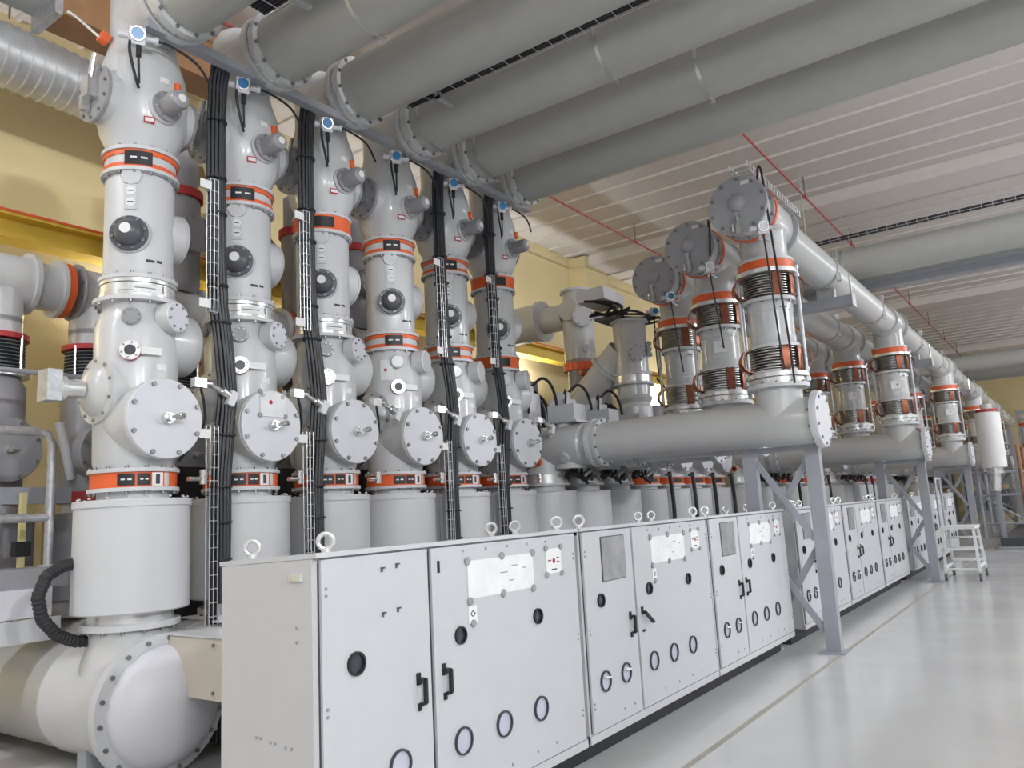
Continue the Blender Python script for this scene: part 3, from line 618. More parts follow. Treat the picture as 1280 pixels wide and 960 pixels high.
def feeder_tee(t):
    # tee over the column: vertical stub with alu band, horizontal body toward the aisle
    MB().ring((0, 0, 1.95), (0, 0, 1), .2, .31, .03).ring((0, 0, 2.10), (0, 0, 1), .2, .31, .03).build('flange_ring', 'paint_ct', t); MB().ring((0, 0, 1.98), (0, 0, 1), .2, .285, .12).build('clamp_band', 'alu', t)
    mb = MB().cyl((0, 0, 2.1), (0, 0, 2.45), .26, 36).lathe((0, .35, 2.45), (0, -1, 0), [(0, 0), (0, .24), (.06, .27), (1.0, .27), (1.02, .25), (1.12, .25), (1.12, 0)], 44)
    mb.cyl((0, -.35, 2.55), (0, -.35, 2.76), .12, 24).cyl((0, -.4, 2.4), (0, -.4, 2.15), .14, 24, .2).build('tee_body', 'paint', t)
    for (d, z, yy) in (((-.8, 0, .6), 2.62, -.25), ((-.8, 0, -.6), 2.27, -.45), ((-.9, .0, -.3), 2.33, .0)):
        v = Vector(d).normalized(); c = Vector((v.x*.25, yy, 2.45+v.z*.25)); MB().lathe(c, v, [(0, .075), (.05, .07), (.055, 0)], 20).build('boss', 'paint', t)
    MB().cyl((-.27, -.08, 2.26), (-.31, -.08, 2.25), .055, 16).build('orange_port', 'orange', t); MB().cyl((-.3, -.08, 2.26), (-.315, -.08, 2.25), .035, 14).build('port_glass', 'lens', t)
    MB().b2(-.13, .16, -.58, -.18, 2.76, 2.98).build('drive_box', 'cabinet', t, False)
    MB().b2(-.16, .22, -.62, -.14, 2.74, 2.765).build('box_base', 'galv', t, False)
    mb = MB().b2(-.30, -.02, .0, .26, 2.75, 3.18).cyl((-.16, .13, 3.18), (-.16, .13, 3.28), .11, 16).build('actuator', 'cover', t); MB().b2(-.305, -.30, .08, .18, 2.95, 3.10).build('label_plate', 'dial', t, False)
    MB().tube([(-.1, .1, 3.26), (.05, 0, 3.4), (.12, -.1, 3.3), (.1, -.18, 3.05), (.02, -.2, 2.8)], .02, 8).tube([(-.2, .1, 3.2), (-.28, .0, 3.3), (-.33, -.02, 3.1), (-.3, 0, 2.9)], .014, 6).build('hose', 'rubber', t)
    MB().tube([(0, -.5, 2.05), (.1, -.45, 2.1), (.3, -.4, 2.0), (.5, -.4, 2.08), (.7, -.3, 2.02)], .02, 6).tube([(0, -.42, 2.08), (.2, -.5, 2.0), (.45, -.45, 2.1)], .014, 6).tube([(-.15, -.4, 2.1), (-.05, -.5, 2.16), (.1, -.45, 2.05), (.3, -.5, 2.15)], .016, 6).tube([(.1, -.5, 2.2), (.2, -.45, 2.05), (.25, -.5, 1.95)], .022, 6).cyl((-.1, -.4, 2.05), (.05, -.4, 2.12), .045, 10).build('hose_tangle', 'black', t)['kind'] = 'stuff'
def aisle_pipe(y_end, ysad):
    t = thing('aisle_pipe', '', 'pipe', (0, 0, 2.45), 'aisle pipes'); yr = 5.75-.78
    MB().lathe((0, yr, 0), (0, -1, 0), [(0, 0), (0, .245), (yr-y_end-.62, .245), (yr-y_end-.60, .255), (yr-y_end-.05, .255), (yr-y_end-.05, 0)], 48).cyl((0, ysad, 0), (0, ysad, .37), .25, 40).build('tube', 'paint_warm', t)
    MB().ring((0, yr, 0), (0, -1, 0), .2, .305, .05).ring((0, yr-.11, 0), (0, -1, 0), .2, .30, .04).build('flange_ring', 'paint_ct', t); MB().ring((0, yr-.05, 0), (0, -1, 0), .2, .285, .06).build('clamp_band', 'paint_ct', t)
    boltring(t, (0, yr-.15, 0), (0, -1, 0), .28, 12, .016)
    MB().ring((0, y_end+.05, 0), (0, -1, 0), .2, .31, .04).build('flange_ring', 'paint_ct', t)
    cover(t, 'end_cover', (0, y_end+.01, 0), (0, -1, 0), .305, .035, 10, 'cover', .016, .87)
    boltring(t, (0, y_end+.052, 0), (0, 1, 0), .28, 10, .016)
    return t
def bellow(t, z0, z1, r=.27):
    n = 8; h = (z1-z0)/n; pr = [(0, r-.085)]
    for k in range(n): pr += [(k*h+h*.28, r-.085), (k*h+h*.36, r), (k*h+h*.68, r), (k*h+h*.76, r-.085)]
    b = MB().lathe((0, 0, z0), (0, 0, 1), pr, 36).build('bellows', 'fin', t)
    for (a, out, wd) in ((-142, .010, .10), (-100, .010, .09), (-72, .11, .10), (-20, .11, .1), (40, .11, .1), (100, .11, .10), (128, .11, .1)):
        d = Vector((math.cos(D2R(a)), math.sin(D2R(a)), 0)); tn = Vector((-d.y, d.x, 0)); H = z1-z0; zz = (z0+z1)/2
        pts = [d*(r-.01)+Vector((0, 0, z0-.03))]+[d*(r+.012+out*math.sin(k*math.pi/8))+Vector((0, 0, zz-(H/2+.0)*math.cos(k*math.pi/8))) for k in range(9)]+[d*(r-.01)+Vector((0, 0, z1+.03))]
        MB().strip(pts, tn, wd, .008).build('copper_strap', 'copper', b)
def riser(tee=True, end=True):
    t = thing('bellows_riser', '', 'switchgear', (0, 0, 0), 'bellows risers')
    MB().ring((0, 0, 2.82), (0, 0, 1), .15, .335, .045).build('base_flange', 'paint_ct', t); boltring(t, (0, 0, 2.865), (0, 0, 1), .315, 12, .014)
    MB().ring((0, 0, 2.87), (0, 0, 1), .15, .30, .06).build('clamp_band', 'alu', t); MB().ring((0, 0, 2.935), (0, 0, 1), .15, .335, .045).build('flange_plate', 'alu', t)
    bellow(t, 3.02, 3.27)
    MB().ring((0, 0, 2.98), (0, 0, 1), .15, .275, .04).ring((0, 0, 3.27), (0, 0, 1), .15, .285, .035).build('flange_plate', 'paint_ct', t)
    bd = MB().lathe((0, 0, 3.30), (0, 0, 1), [(0, .24), (.04, .25), (.10, .25), (.105, .243), (.38, .243), (.385, .25), (.46, .25), (.50, .24)], 44).build('body', 'paint', t)
    MB().ring((0, 0, 3.79), (0, 0, 1), .15, .29, .04).build('flange_plate', 'paint_ct', t); boltring(t, (0, 0, 3.79), (0, 0, -1), .265, 10, .014)
    bellow(t, 3.85, 4.09); MB().ring((0, 0, 4.10), (0, 0, 1), .15, .335, .045).build('flange_plate', 'alu', t)
    MB().ring((0, 0, 4.147), (0, 0, 1), .15, .305, .10).build('flange_band', 'orange', t); sect(MB(), 4.15, 4.245, .303, D2R(-40), D2R(-24), .006).build('clamp', 'alu', t)
    MB().ring((0, 0, 4.247), (0, 0, 1), .15, .31, .03).build('flange_ring', 'paint_ct', t)
    for a in (-82, 15, 112):
        d = Vector((math.cos(D2R(a)), math.sin(D2R(a)), 0))*.318; r_ = MB().cyl((d.x, d.y, 2.93), (d.x, d.y, 4.17), .021, 10).cyl((d.x, d.y, 2.88), (d.x, d.y, 2.93), .034, 8).cyl((d.x, d.y, 2.985), (d.x, d.y, 3.03), .034, 8).cyl((d.x, d.y, 4.06), (d.x, d.y, 4.10), .034, 8).cyl((d.x, d.y, 4.147), (d.x, d.y, 4.19), .034, 8).build('tie_rod', 'galv', t)
    sect(MB(), 3.70, 3.712, .2515, D2R(-140), D2R(-118), .001, 4).build('stencil', 'ink', t)
    mb = MB().cyl((0, 0, 4.27), (0, 0, 4.7), .255, 36).lathe((-.36, 0, 4.75), (1, 0, 0), [(0, 0), (0, .27), (.1, .285), (.62, .285), (.72, .26), (.76, .26), (.76, 0)], 44).build('tee_body', 'paint_warm', t)
    MB().ring((.38, 0, 4.75), (1, 0, 0), .2, .315, .05).build('flange_ring', 'galv', t)
    if end:
        MB().ring((-.36, 0, 4.75), (-1, 0, 0), .2, .31, .03).build('flange_ring', 'galv', t); bn = MB().ring((-.39, 0, 4.75), (-1, 0, 0), .2, .322, .05).build('flange_band', 'orange', t); MB().ring((-.44, 0, 4.75), (-1, 0, 0), .2, .31, .03).build('flange_ring', 'galv', t)
        boltring(t, (-.47, 0, 4.75), (-1, 0, 0), .29, 10, .016)
        MB().lathe((-.455, 0, 4.75), (-1, 0, 0), [(0, .27), (.24, .27), (.24, .31), (.28, .31), (.28, 0)], 40).build('end_body', 'paint', t)
        c = cover(t, 'end_cover', (-.735, 0, 4.75), (-1, 0, 0), .325, .03, 10, 'cover_mid', .018, .87)
        MB().domed((-.765, 0, 4.77), (-1, 0, 0), .10, .07, 24, 6).build('dome_cap', 'cover_mid', c)
        MB().b2(-.77, -.765, -.15, -.06, 4.96, 5.0).build('label_plate', 'white', c, False)
        MB().cyl((-.77, 0, 4.62), (-.85, 0, 4.62), .028, 10).cyl((-.84, 0, 4.64), (-.84, -.02, 4.42), .018, 8).box((-.84, -.02, 4.46), (.05, .05, .12)).cyl((-.83, .05, 4.44), (-.83, .05, 4.52), .02, 8).build('valve', 'silver', c)
    return t
def frame_(label):
    t = thing('support_frame', label, 'frame', (0, 0, 0), 'support frames'); YF, YR = 2.36, 3.06
    for y in (YF, YR):
        MB().b2(-.055, .055, y-.075, y+.075, .015, 2.14).build('leg', 'steel', t, False)
        q = .14 if y < 2.7 else .056
        MB().b2(-q, q, y-.14, y+.14, 0, .015).build('base_plate', 'steel', t, False)
    for (za, zb) in ((1.18, 2.05), (.22, 1.08)):
        MB().bar((-.03, YF+.07, za), (-.03, YR-.07, zb), .012, .07).build('brace', 'steel', t, False); MB().bar((.03, YF+.07, zb), (.03, YR-.07, za), .012, .07).build('brace', 'steel', t, False)
    MB().b2(-.06, .06, YF-.08, YR+.08, 2.14, 2.2).build('top_beam', 'steel', t, False)
    return t
YR3 = (2.60, 3.55, 4.48)
fc0 = feeder_column(); fc1 = copy_tree(fc0); feeder_tee(fc0)
MB().ring((0, 0, 1.955), (0, 0, 1), .2, .297, .12).build('flange_band', 'orange', fc1); sect(MB(), 1.98, 2.05, .299, D2R(-130), D2R(-95)).build('name_plate', 'black', fc1)
MB().ring((0, 0, 1.93), (0, 0, 1), .2, .315, .028).ring((0, 0, 2.073), (0, 0, 1), .2, .315, .028).build('flange_ring', 'paint_ct', fc1)
MB().lathe((0, 0, 2.09), (0, 0, 1), [(0, 0), (0, .28), (1.1, .28), (1.16, .24), (1.2, .24)], 40).lathe((0, 0, 2.45), (0, -1, 0), [(0, .285), (.38, .285), (.38, 0)], 40).build('lower_housing', 'paint', fc1)
c = cover(fc1, 'end_cover', (0, -.38, 2.45), (0, -1, 0), .296, .03, 8, 'cover', .018, .9, .39); MB().cyl((0, -.41, 2.45), (0, -.49, 2.45), .03, 12).build('filling_valve', 'silver', c)
MB().cyl((.3, -.3, 2.1), (.5, -.3, 2.1), .02, 8).tube([(.45, -.3, 2.15), (.47, -.32, 1.6), (.47, -.3, 1.0), (.47, -.3, .2)], .035, 8).build('cable', 'cable', fc1)
WH = ['beside the sixth tall column', 'in the second feeder bay beyond the first row of cabinets', 'in the far third feeder bay']
GR = ['of the nearest bay', 'of the second bay', 'of the third bay', 'of the fourth bay', 'of the last bay']
POS = ['front', 'middle', 'rear']
used = {}
def place(proto, loc, label):
    k = proto.name
    o = copy_tree(proto) if k in used else proto
    used[k] = 1; o.location = loc; o['label'] = label; return o
pipes3 = [aisle_pipe(YR3[k]-.42, YR3[k]) for k in range(3)]
rs_end = riser(end=True); rs_mid = riser(end=False); frp = None
for g_ in range(5):
    bx = FX+PER*g_
    for k in range(3):
        x = bx+P*k
        place(fc0, (x, YC, 0), 'grey feeder column with a white drive box, %s %s' % (('first', 'second', 'third')[k], GR[g_]))
        place(pipes3[k], (x, 0, 2.45), '%s grey horizontal aisle pipe %s' % (('longest', 'middle length', 'shortest')[k], GR[g_]))
        r = place(rs_end if g_ == 0 else rs_mid, (x, YR3[k], 0), '%s bellows riser with copper straps and orange band %s' % (POS[k], GR[g_]))
    for k in range(4 if g_ < 3 else 0):
        place(fc1, (bx+P*(3+k), YC, 0), 'short grey column with end cover, %s after the feeders %s' % (ORD[k], GR[g_]))
    fx = bx+.185
    lab = ('near steel support frame with crossed braces, under the longest aisle pipe', 'steel support frame with crossed braces beside the rolling steps', 'far steel support frame with crossed braces beyond the last cabinets', 'farther steel support frame, fourth along the hall', 'farthest steel support frame, fifth along the hall')[g_]
    if frp is None: frp = frame_(lab); frp.location.x = fx
    else: q = copy_tree(frp); q.location.x = fx; q['label'] = lab
# nearest bay: notices on the risers, gauges, hoses
def riser_at(k, g_): return [o for o in C.objects if o.name.startswith('bellows_riser') and o.parent is None and (Vector(o.location)-Vector((FX+PER*g_+P*k, YR3[k], 0))).length < .01][0]
for (k, g_) in ((1, 0), (0, 1), (1, 1), (2, 1), (0, 2)):
    r = riser_at(k, g_); d = Vector((-.92, -.38, 0)) if g_ else Vector((-.90, -.43, 0)); c = d.normalized()*.252
    n_ = MB().box((c.x, c.y, 3.55), (.22, .15, .006), ax=d).build('notice', 'paper', r, False); MB().disc((c.x*1.012, c.y*1.012, 3.555), d, .015, .003, 12, .001).build('notice_dot', 'inkred', n_)
for k in range(3):
    r = riser_at(k, 0)
    g = gauge(r, (-.80, -.25, 4.42), (-.8, -.5, -.2), 'dial' if k == 2 else 'white')
    hang = (2.95, 3.45, 3.4)[k]
    MB().tube([(-.80, -.25, 4.35), (-.79, -.26, 4.2), (-.70, -.27, hang+.3), (-.60, -.26, hang)], .010, 6).build('gauge_lead', 'rubber', g)
    MB().tube([(-.74, -.2, 4.44), (-.62, -.18, 4.40), (-.5, -.22, 4.36)], .012, 6).cyl((-.74, -.2, 4.44), (-.58, -.14, 4.38), .02, 8).build('gauge_pipe', 'silver', g)
r = riser_at(0, 0)
MB().tube([(-.3, -.1, 5.12), (-.62, -.22, 5.16), (-.72, -.28, 5.05), (-.72, -.30, 4.6), (-.66, -.32, 3.9), (-.56, -.33, 3.2), (-.5, -.32, 2.8)], .012, 6).build('hanging_cable', 'rubber', r)
r = riser_at(1, 0); MB().tube([(-.3, -.1, 5.1), (-.55, -.2, 5.1), (-.80, -.3, 4.9), (-.82, -.28, 4.55)], .012, 6).build('hanging_cable', 'rubber', r)
# bus pipes along the hall on top of the risers
def bus(k, xa, xb, label):
    t = thing('bus_pipe', label, 'pipe', ((xa+xb)/2, YR3[k], 4.75), 'bus pipes along the hall'); h = (xb-xa)/2
    MB().lathe((-h, 0, 0), (1, 0, 0), [(0, 0), (0, .235), (2*h, .235), (2*h, 0)], 44).build('tube', 'paint_warm', t)
    n_ = max(1, int((xb-xa)/2.2))
    for q in range(1, n_+1):
        x = -h+(q-.35)*(2*h)/n_; MB().ring((x, 0, 0), (1, 0, 0), .2, .255, .05).build('clamp_ring', 'galv', t); MB().box((x+.02, -.22, .17), (.07, .06, .1)).box((x+.02, -.24, -.14), (.06, .05, .12)).build('clamp_bolt', 'silver', t, False)
for k in range(3):
    for g_ in range(5):
        xa = FX+PER*g_+P*k+.43; xb = FX+PER*(g_+1)+P*k-.36 if g_ < 4 else X1-.1
        bus(k, xa, xb, '%s of the three bus pipes along the hall, %s stretch' % (('front', 'middle', 'rear')[k], ('nearest', 'second', 'third', 'fourth', 'farthest')[g_]))
# steel cross beams carrying the bus pipes
for g_ in range(3):
    for (dx, nm) in ((2.75, 'past the risers'),):
        x = FX+PER*g_+dx
        t = thing('cross_girder', 'dark steel cross beam under the bus pipes, %s %s' % (nm, GR[g_]), 'beam', (x, 3.6, 4.23))
        MB().b2(-.09, .09, -1.35, 1.3, 0, .14).build('beam', 'steel', t, False); MB().b2(-.11, .11, -1.36, -1.345, -.02, .16).build('end_plate', 'galv', t, False)
        for k in range(3): MB().b2(-.06, .06, YR3[k]-3.6-.12, YR3[k]-3.6+.12, .14, .28).build('pipe_shoe', 'galv', t, False)
        for k in range(3): MB().cyl((0, YR3[k]-3.6+.33, .1), (0, YR3[k]-3.6+.33, .45), .016, 8).cyl((0, YR3[k]-3.6-.33, .1), (0, YR3[k]-3.6-.33, .45), .016, 8).build('stud', 'silver', t)
# wire tray on top of the nearest bus pipe
t = thing('cable_tray', 'open wire cable tray on the front bus pipe near its end cover', 'cable tray', (9.1, 2.60, 5.20))
for y in (-.1, .1): MB().cyl((-.9, y, 0), (1.1, y, 0), .007, 6).cyl((-.9, y, .08), (1.1, y, .08), .006, 6).build('wire', 'wire', t)
me = shared('tray_rung_b', lambda m: m.tube([(0, -.1, .08), (0, -.1, 0), (0, .1, 0), (0, .1, .08)], .006, 6, smooth=False), 'wire')
for k in range(20): link('rung', me, t, (-.9+k*.105, 0, 0))
for x in (-.2, .7): MB().b2(x-.03, x+.03, -.08, .08, -.155, 0).build('tray_foot', 'galv', t, False)

# ------------------------------------------------------------------ equipment behind the first feeder bay
t = thing('riser_unit', 'grey vertical unit with white band and slanting pipe behind the nearest aisle pipe', 'switchgear', (11.59, YC, 0))
MB().lathe((0, 0, 3.28), (0, 0, 1), [(0, 0), (0, .26), (.06, .3), (.12, .26), (.3, .26), (.3, 0)], 40).build('lower_body', 'paint', t)
MB().ring((0, 0, 3.56), (0, 0, 1), .2, .33, .04).ring((0, 0, 3.72), (0, 0, 1), .2, .32, .04).build('flange_ring', 'paint_ct', t); MB().ring((0, 0, 3.60), (0, 0, 1), .2, .30, .12).build('clamp_band', 'alu', t)
MB().lathe((0, 0, 3.74), (0, 0, 1), [(0, 0), (0, .27), (.86, .27), (.86, 0)], 40).build('upper_body', 'paint', t); MB().disc((0, 0, 4.60), (0, 0, 1), .31, .05, 40).build('top_flange', 'paint', t)
cover(t, 'blind_cover', (-.2, -.2, 4.05), (-.7, -.7, 0), .14, .06, 8, 'paint', .013); cover(t, 'blind_cover', (.1, -.25, 4.15), (.4, -.9, 0), .13, .06, 8, 'paint', .013)
MB().lathe((0, .15, 4.15), (0, .8, -.75), [(0, .27), (1.7, .27), (1.7, 0)], 36).build('slanting_pipe', 'paint_warm', t); MB().ring((0, .42, 3.90), (0, .8, -.75), .2, .34, .05).build('flange_ring', 'paint', t)
MB().b2(-.42, .1, .0, .4, 4.65, 4.70).build('hose_tray', 'steel_dark', t, False)
for k in range(4): MB().tube([(-.9+.1*k, .3-.1*k, 4.88), (-.75+.12*k, -.1, 4.80-.05*(k%3)), (-.4+.1*k, .2, 4.7), (-.1+.08*k, -.1+.06*k, 4.85)], .022, 6).build('hose', 'black', t)
for k in range(5): MB().tube([(-.6+.05*k, .4, 4.7+.03*k), (-.3+.1*k, -.15, 4.75-.04*k), (.1+.1*k, -.28-.03*k, 4.72), (.38, -.2+.1*k, 4.66+.03*k)], .02, 6).build('hose', 'black', t)
MB().b2(-.80, -.38, .0, .5, 4.90, 5.10).build('drive_box', 'cover', t, False); MB().b2(-.38, .0, .05, .5, 4.90, 5.09).build('drive_cover', 'paint_ct', t, False)
g = gauge(t, (.1, -.42, 4.75), (-.6, -.75, -.2)); MB().tube([(.1, -.42, 4.7), (.08, -.42, 4.3), (.12, -.4, 3.95), (.2, -.38, 3.7)], .014, 6).build('gauge_lead', 'rubber', g)
MB().tube([(.15, -.36, 3.65), (.35, -.4, 3.5), (.5, -.4, 3.35)], .02, 6).build('hose', 'black', t)
t = thing('riser_unit', 'grey cross shaped unit on an orange band where the wall-side pipe ends', 'switchgear', (12.52, 7.25, 0))
MB().disc((0, 0, .86), (0, 0, 1), .32, .04).build('base_plate', 'steel', t); MB().lathe((0, 0, .9), (0, 0, 1), [(0, 0), (0, .25), (3.24, .25), (3.24, 0)], 32).build('lower_body', 'cover_dark', t)
MB().ring((0, 0, 4.13), (0, 0, 1), .2, .32, .14).build('flange_band', 'orange', t); MB().cyl((-.3, -.2, 4.0), (-.3, -.2, 4.1), .08, 16).cyl((-.3, -.2, 3.7), (-.3, -.2, 3.8), .08, 16).build('copper_clamp', 'copper', t); MB().cyl((-.3, -.2, 3.6), (-.3, -.2, 4.1), .03, 10).build('copper_rod', 'copper', t)
MB().lathe((0, 0, 4.27), (0, 0, 1), [(0, 0), (0, .24), (.06, .29), (.8, .29), (.9, .26), (1.35, .26), (1.35, 0)], 40).lathe((0, 0, 5.25), (-1, 0, -.0), [(0, .2), (.34, .2), (.34, 0)], 30).build('upper_body', 'paint', t)
MB().disc((0, 0, 5.62), (0, 0, 1), .31, .05, 36).build('top_flange', 'paint', t); cover(t, 'blind_cover', (-.2, -.2, 5.1), (-.7, -.7, 0), .2, .1, 8, 'paint_ct', .014)
MB().cyl((-.2, -.25, 4.5), (-.45, -.4, 4.45), .07, 16).build('valve', 'paint_ct', t)
MB().cyl((.2, -.15, 5.2), (.5, -.4, 5.15), .08, 16).cyl((.5, -.4, 5.15), (.65, -.5, 5.15), .11, 16).build('drive', 'paint_ct', t)
t = thing('thick_pipe', 'thick horizontal grey pipe behind the sixth tall column', 'pipe', (12.52, 8.6, 5.22))
MB().lathe((0, .52, 0), (0, -1, 0), [(0, 0), (0, .36), (1.14, .36), (1.14, 0)], 44).lathe((0, -.6, 0), (0, -1, 0), [(0, .25), (.5, .25), (.5, 0)], 36).build('tube', 'paint_warm', t); MB().ring((0, -.55, 0), (0, -1, 0), .3, .40, .06, 44).build('flange_ring', 'paint_ct', t)
# dark machinery mass behind the feeders (cable troughs and drives)
for i in (0, 1, 2, 3, 5, 6):
    t = thing('rear_drive', 'dark rear drive unit with black hoses, %s behind the feeder columns' % ORD[i], 'switchgear', (8.80+P*i, 8.1, .872), 'rear drives')
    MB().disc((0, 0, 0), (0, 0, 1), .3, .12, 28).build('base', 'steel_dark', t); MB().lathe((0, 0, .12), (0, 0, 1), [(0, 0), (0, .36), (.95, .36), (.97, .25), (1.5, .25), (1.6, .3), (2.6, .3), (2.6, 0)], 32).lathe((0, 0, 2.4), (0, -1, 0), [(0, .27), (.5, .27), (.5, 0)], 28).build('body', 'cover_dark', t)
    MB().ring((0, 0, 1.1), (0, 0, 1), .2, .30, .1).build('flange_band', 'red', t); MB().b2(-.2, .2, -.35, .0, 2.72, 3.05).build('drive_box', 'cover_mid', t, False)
    for k in range(3): MB().tube([(-.3+.2*k, -.3, 2.9), (-.2+.15*k, -.6, 2.5), (-.3+.25*k, -.5, 1.5), (0, -.38, 1.0)], .03, 6).build('hose', 'black', t)

# ------------------------------------------------------------------ lower left: panel, hose, guard rail, trough
t = thing('terminal_box', 'beige sheet metal box in front of the tank dome, behind the nearest cabinet', 'box', (3.22, 4.8, 0))
MB().b2(.006, .58, -.75, .58, .537, .93).build('box', 'beige', t, False); MB().b2(-.002, .006, -.75, .60, .537, .925).build('side_sheet', 'beige', t, False); MB().b2(-.012, .59, -.76, .61, .93, .938).build('lid', 'paint_ct', t, False)
for (y, z) in ((.53, .89), (-.02, .885), (-.02, .585), (.42, .575)): bolts(t, (-.002, y, z), (-1, 0, 0), 0, 1, 0, .012)
for y in (-.6, -.1): MB().b2(.25, .30, y, y+.05, 0, .537).build('leg', 'galv', t, False)
t = thing('cross_channel', 'pale steel channel running under the cylinder behind the beige panel', 'beam', (3.65, 5.22, .97)); MB().b2(-.12, .9, -.03, .05, 0, .012).b2(-.12, .9, -.03, -.02, .012, .05).build('channel', 'alu', t, False); MB().b2(-.1, -.06, -.02, .02, .0, .13).build('clip', 'silver', t, False)
for x in (.35, .8): MB().b2(x, x+.05, 0, .05, -.96, 0).build('post', 'galv', t, False)
t = thing('guard_rail', 'galvanised tube guard rail at the left beside the nearest column', 'railing', (2.62, 6.72, 1.42))
MB().tube([(-1.5, 0, 1.06), (.30, 0, 1.06), (.38, 0, 1.04), (.42, 0, .96), (.42, 0, 0)], .036, 12, smooth=False).build('top_tube', 'galv', t); MB().tube([(-1.5, 0, .38), (.42, 0, .38)], .034, 12).build('mid_tube', 'galv', t); MB().cyl((-1.2, 0, 0), (-1.2, 0, 1.06), .036, 12).build('post', 'galv', t)
for x in (.42, -1.2): MB().disc((x, 0, 0), (0, 0, 1), .08, .012).build('foot', 'galv', t)
t = thing('flexible_hose', 'black ribbed flexible hose looping beside the nearest cylinder base', 'hose', (2.72, 5.85, 0))
pts = [(.1, 0, 1.45), (.02, 0, 1.44), (-.08, 0, 1.38), (-.13, 0, 1.25), (-.10, 0, 1.10), (.0, 0, .98), (.12, 0, .92), (.3, 0, .9)]; mb = MB(); pp = []
for a, b in zip(pts, pts[1:]):
    for k in range(5): pp.append(Vector(a).lerp(Vector(b), k/5))
mb.tube(pp, .04, 10)
for p, q in zip(pp, pp[1:]): mb.lathe(p, q-p, [(0, .04), (.006, .044), (.014, .044), (.02, .04)], 10)
mb.build('ribbed_tube', 'rubber', t)
t = thing('cable_trough', 'long pale grey box trough at the left edge beside the breaker tank', 'trough', (2.3, 6.8, 0)); MB().b2(-1.6, .68, -.3, .1, 1.06, 1.27).build('box', 'cover', t, False); MB().b2(-1.6, .82, -.25, .12, 1.27, 1.42).build('lid', 'cover_dark', t, False)
MB().b2(-1.6, .75, -.3, -.26, .88, 1.05).build('lower_plate', 'paint_ct', t, False)
for x in (-1.2, .0): MB().b2(x, x+.06, -.25, -.19, 0, 1.06).build('leg', 'steel', t, False)
t = thing('side_girder', 'grey steel beam crossing behind the nearest column at the left', 'beam', (2.5, 7.3, 1.93)); MB().b2(-2.5, .95, -.06, .06, 0, .14).build('beam', 'steel', t, False); MB().b2(-2.0, -1.9, -.05, .05, -1.93, 0).build('post', 'steel', t, False); MB().b2(.3, .4, -.05, .05, -1.93, 0).build('post', 'steel', t, False)
t = thing('gap_shade_trough', 'black cable trough added behind the row of tall stacks to darken its gaps', 'trough', (6.2, 6.62, 0))
MB().b2(-2.7, 2.4, -.12, .12, 1.78, 2.2).build('upper_trough', 'rubber', t, False); MB().b2(-2.7, 2.4, -.12, .12, .9, 1.35).build('lower_trough', 'rubber', t, False)  # black boxes added to darken the gaps between the stacks
for k in range(6): MB().b2(-2.575+P*k, -2.515+P*k, -.05, .05, 0, 2.2).build('post', 'steel_dark', t, False)
t = thing('tie_bar', 'thin dark steel bar above the big rear cover at the left', 'bar', (2.6, 7.3, 2.07)); MB().cyl((-1.6, 0, 1.0), (1.1, 0, 1.0), .022, 10).build('bar', 'steel', t); MB().cyl((-1.0, 0, 0), (-1.0, 0, 1.0), .025, 10).build('stay', 'steel', t); MB().cyl((-1.5, 0, 0), (-1.5, 0, 1.0), .025, 10).build('stay', 'steel', t)
t = thing('yellow_post', 'slim pale yellow post in the gap behind the guard rail', 'post', (3.02, 7.15, 0)); MB().b2(-.022, .022, -.022, .022, .84, 2.02).build('post', 'beige_yellow', t, False); MB().b2(-.05, .05, -.05, .05, .82, .845).build('foot', 'beige_yellow', t, False); MB().b2(-.06, .06, -.04, .04, 1.5, 1.62).build('clamp', 'black', t, False)

# ------------------------------------------------------------------ far end of the aisle
t = thing('rolling_steps', 'pale aluminium rolling step platform beside the second steel frame', 'step ladder', (16.84, 1.95, 0))
for (x, y) in ((-.5, .27), (-.5, -.27)): MB().bar((x, y, .14), (x+.1, y*.9, .92), .045, .045).build('leg', 'white', t, False)
for (x, y) in ((.55, .27), (.55, -.27)): MB().bar((x, y, .14), (x-.25, y*.9, .92), .045, .045).build('leg', 'white', t, False)
MB().b2(-.45, .35, -.28, .28, .90, .95).build('platform', 'white', t, False)
for (x, z) in ((.47, .30), (.40, .52), (.34, .72)): MB().b2(x-.10, x+.08, -.25, .25, z-.015, z+.015).build('step', 'white', t, False)
for z in (.2, .55): MB().b2(-.50, -.45, -.25, .25, z-.02, z+.02).build('cross_bar', 'white', t, False)
for y in (-.26, .26): MB().b2(-.5, .5, y-.015, y+.015, .22, .26).build('side_bar', 'white', t, False)
for (x, y) in ((-.5, .27), (-.5, -.27), (.55, .27), (.55, -.27)):
    q = MB().cyl((x, y-.02, .07), (x, y+.02, .07), .07, 16).build('caster', 'steel_dark', t); MB().b2(x-.03, x+.03, y-.03, y+.03, .07, .16).build('fork', 'silver', q, False)
for y in (.26, ): MB().tube([(-.4, y, .95), (-.4, y, 1.75), (-.33, y, 1.82), (.1, y, 1.82), (.15, y, 1.75), (.2, y, .95)], .022, 8).build('hand_rail', 'galv', t)
t = thing('white_tank', 'tall white cylinder hanging beside the farthest bellows riser', 'tank', (24.6, 1.85, 0))
MB().lathe((0, 0, 2.1), (0, 0, 1), [(0, 0), (0, .28), (.03, .30), (1.45, .30), (1.5, .22), (1.5, 0)], 32).build('body', 'white', t); MB().ring((0, 0, 3.6), (0, 0, 1), .1, .26, .06).build('flange_band', 'red', t); MB().cyl((0, 0, 3.6), (0, 0, 3.8), .14, 24).build('neck', 'paint', t)
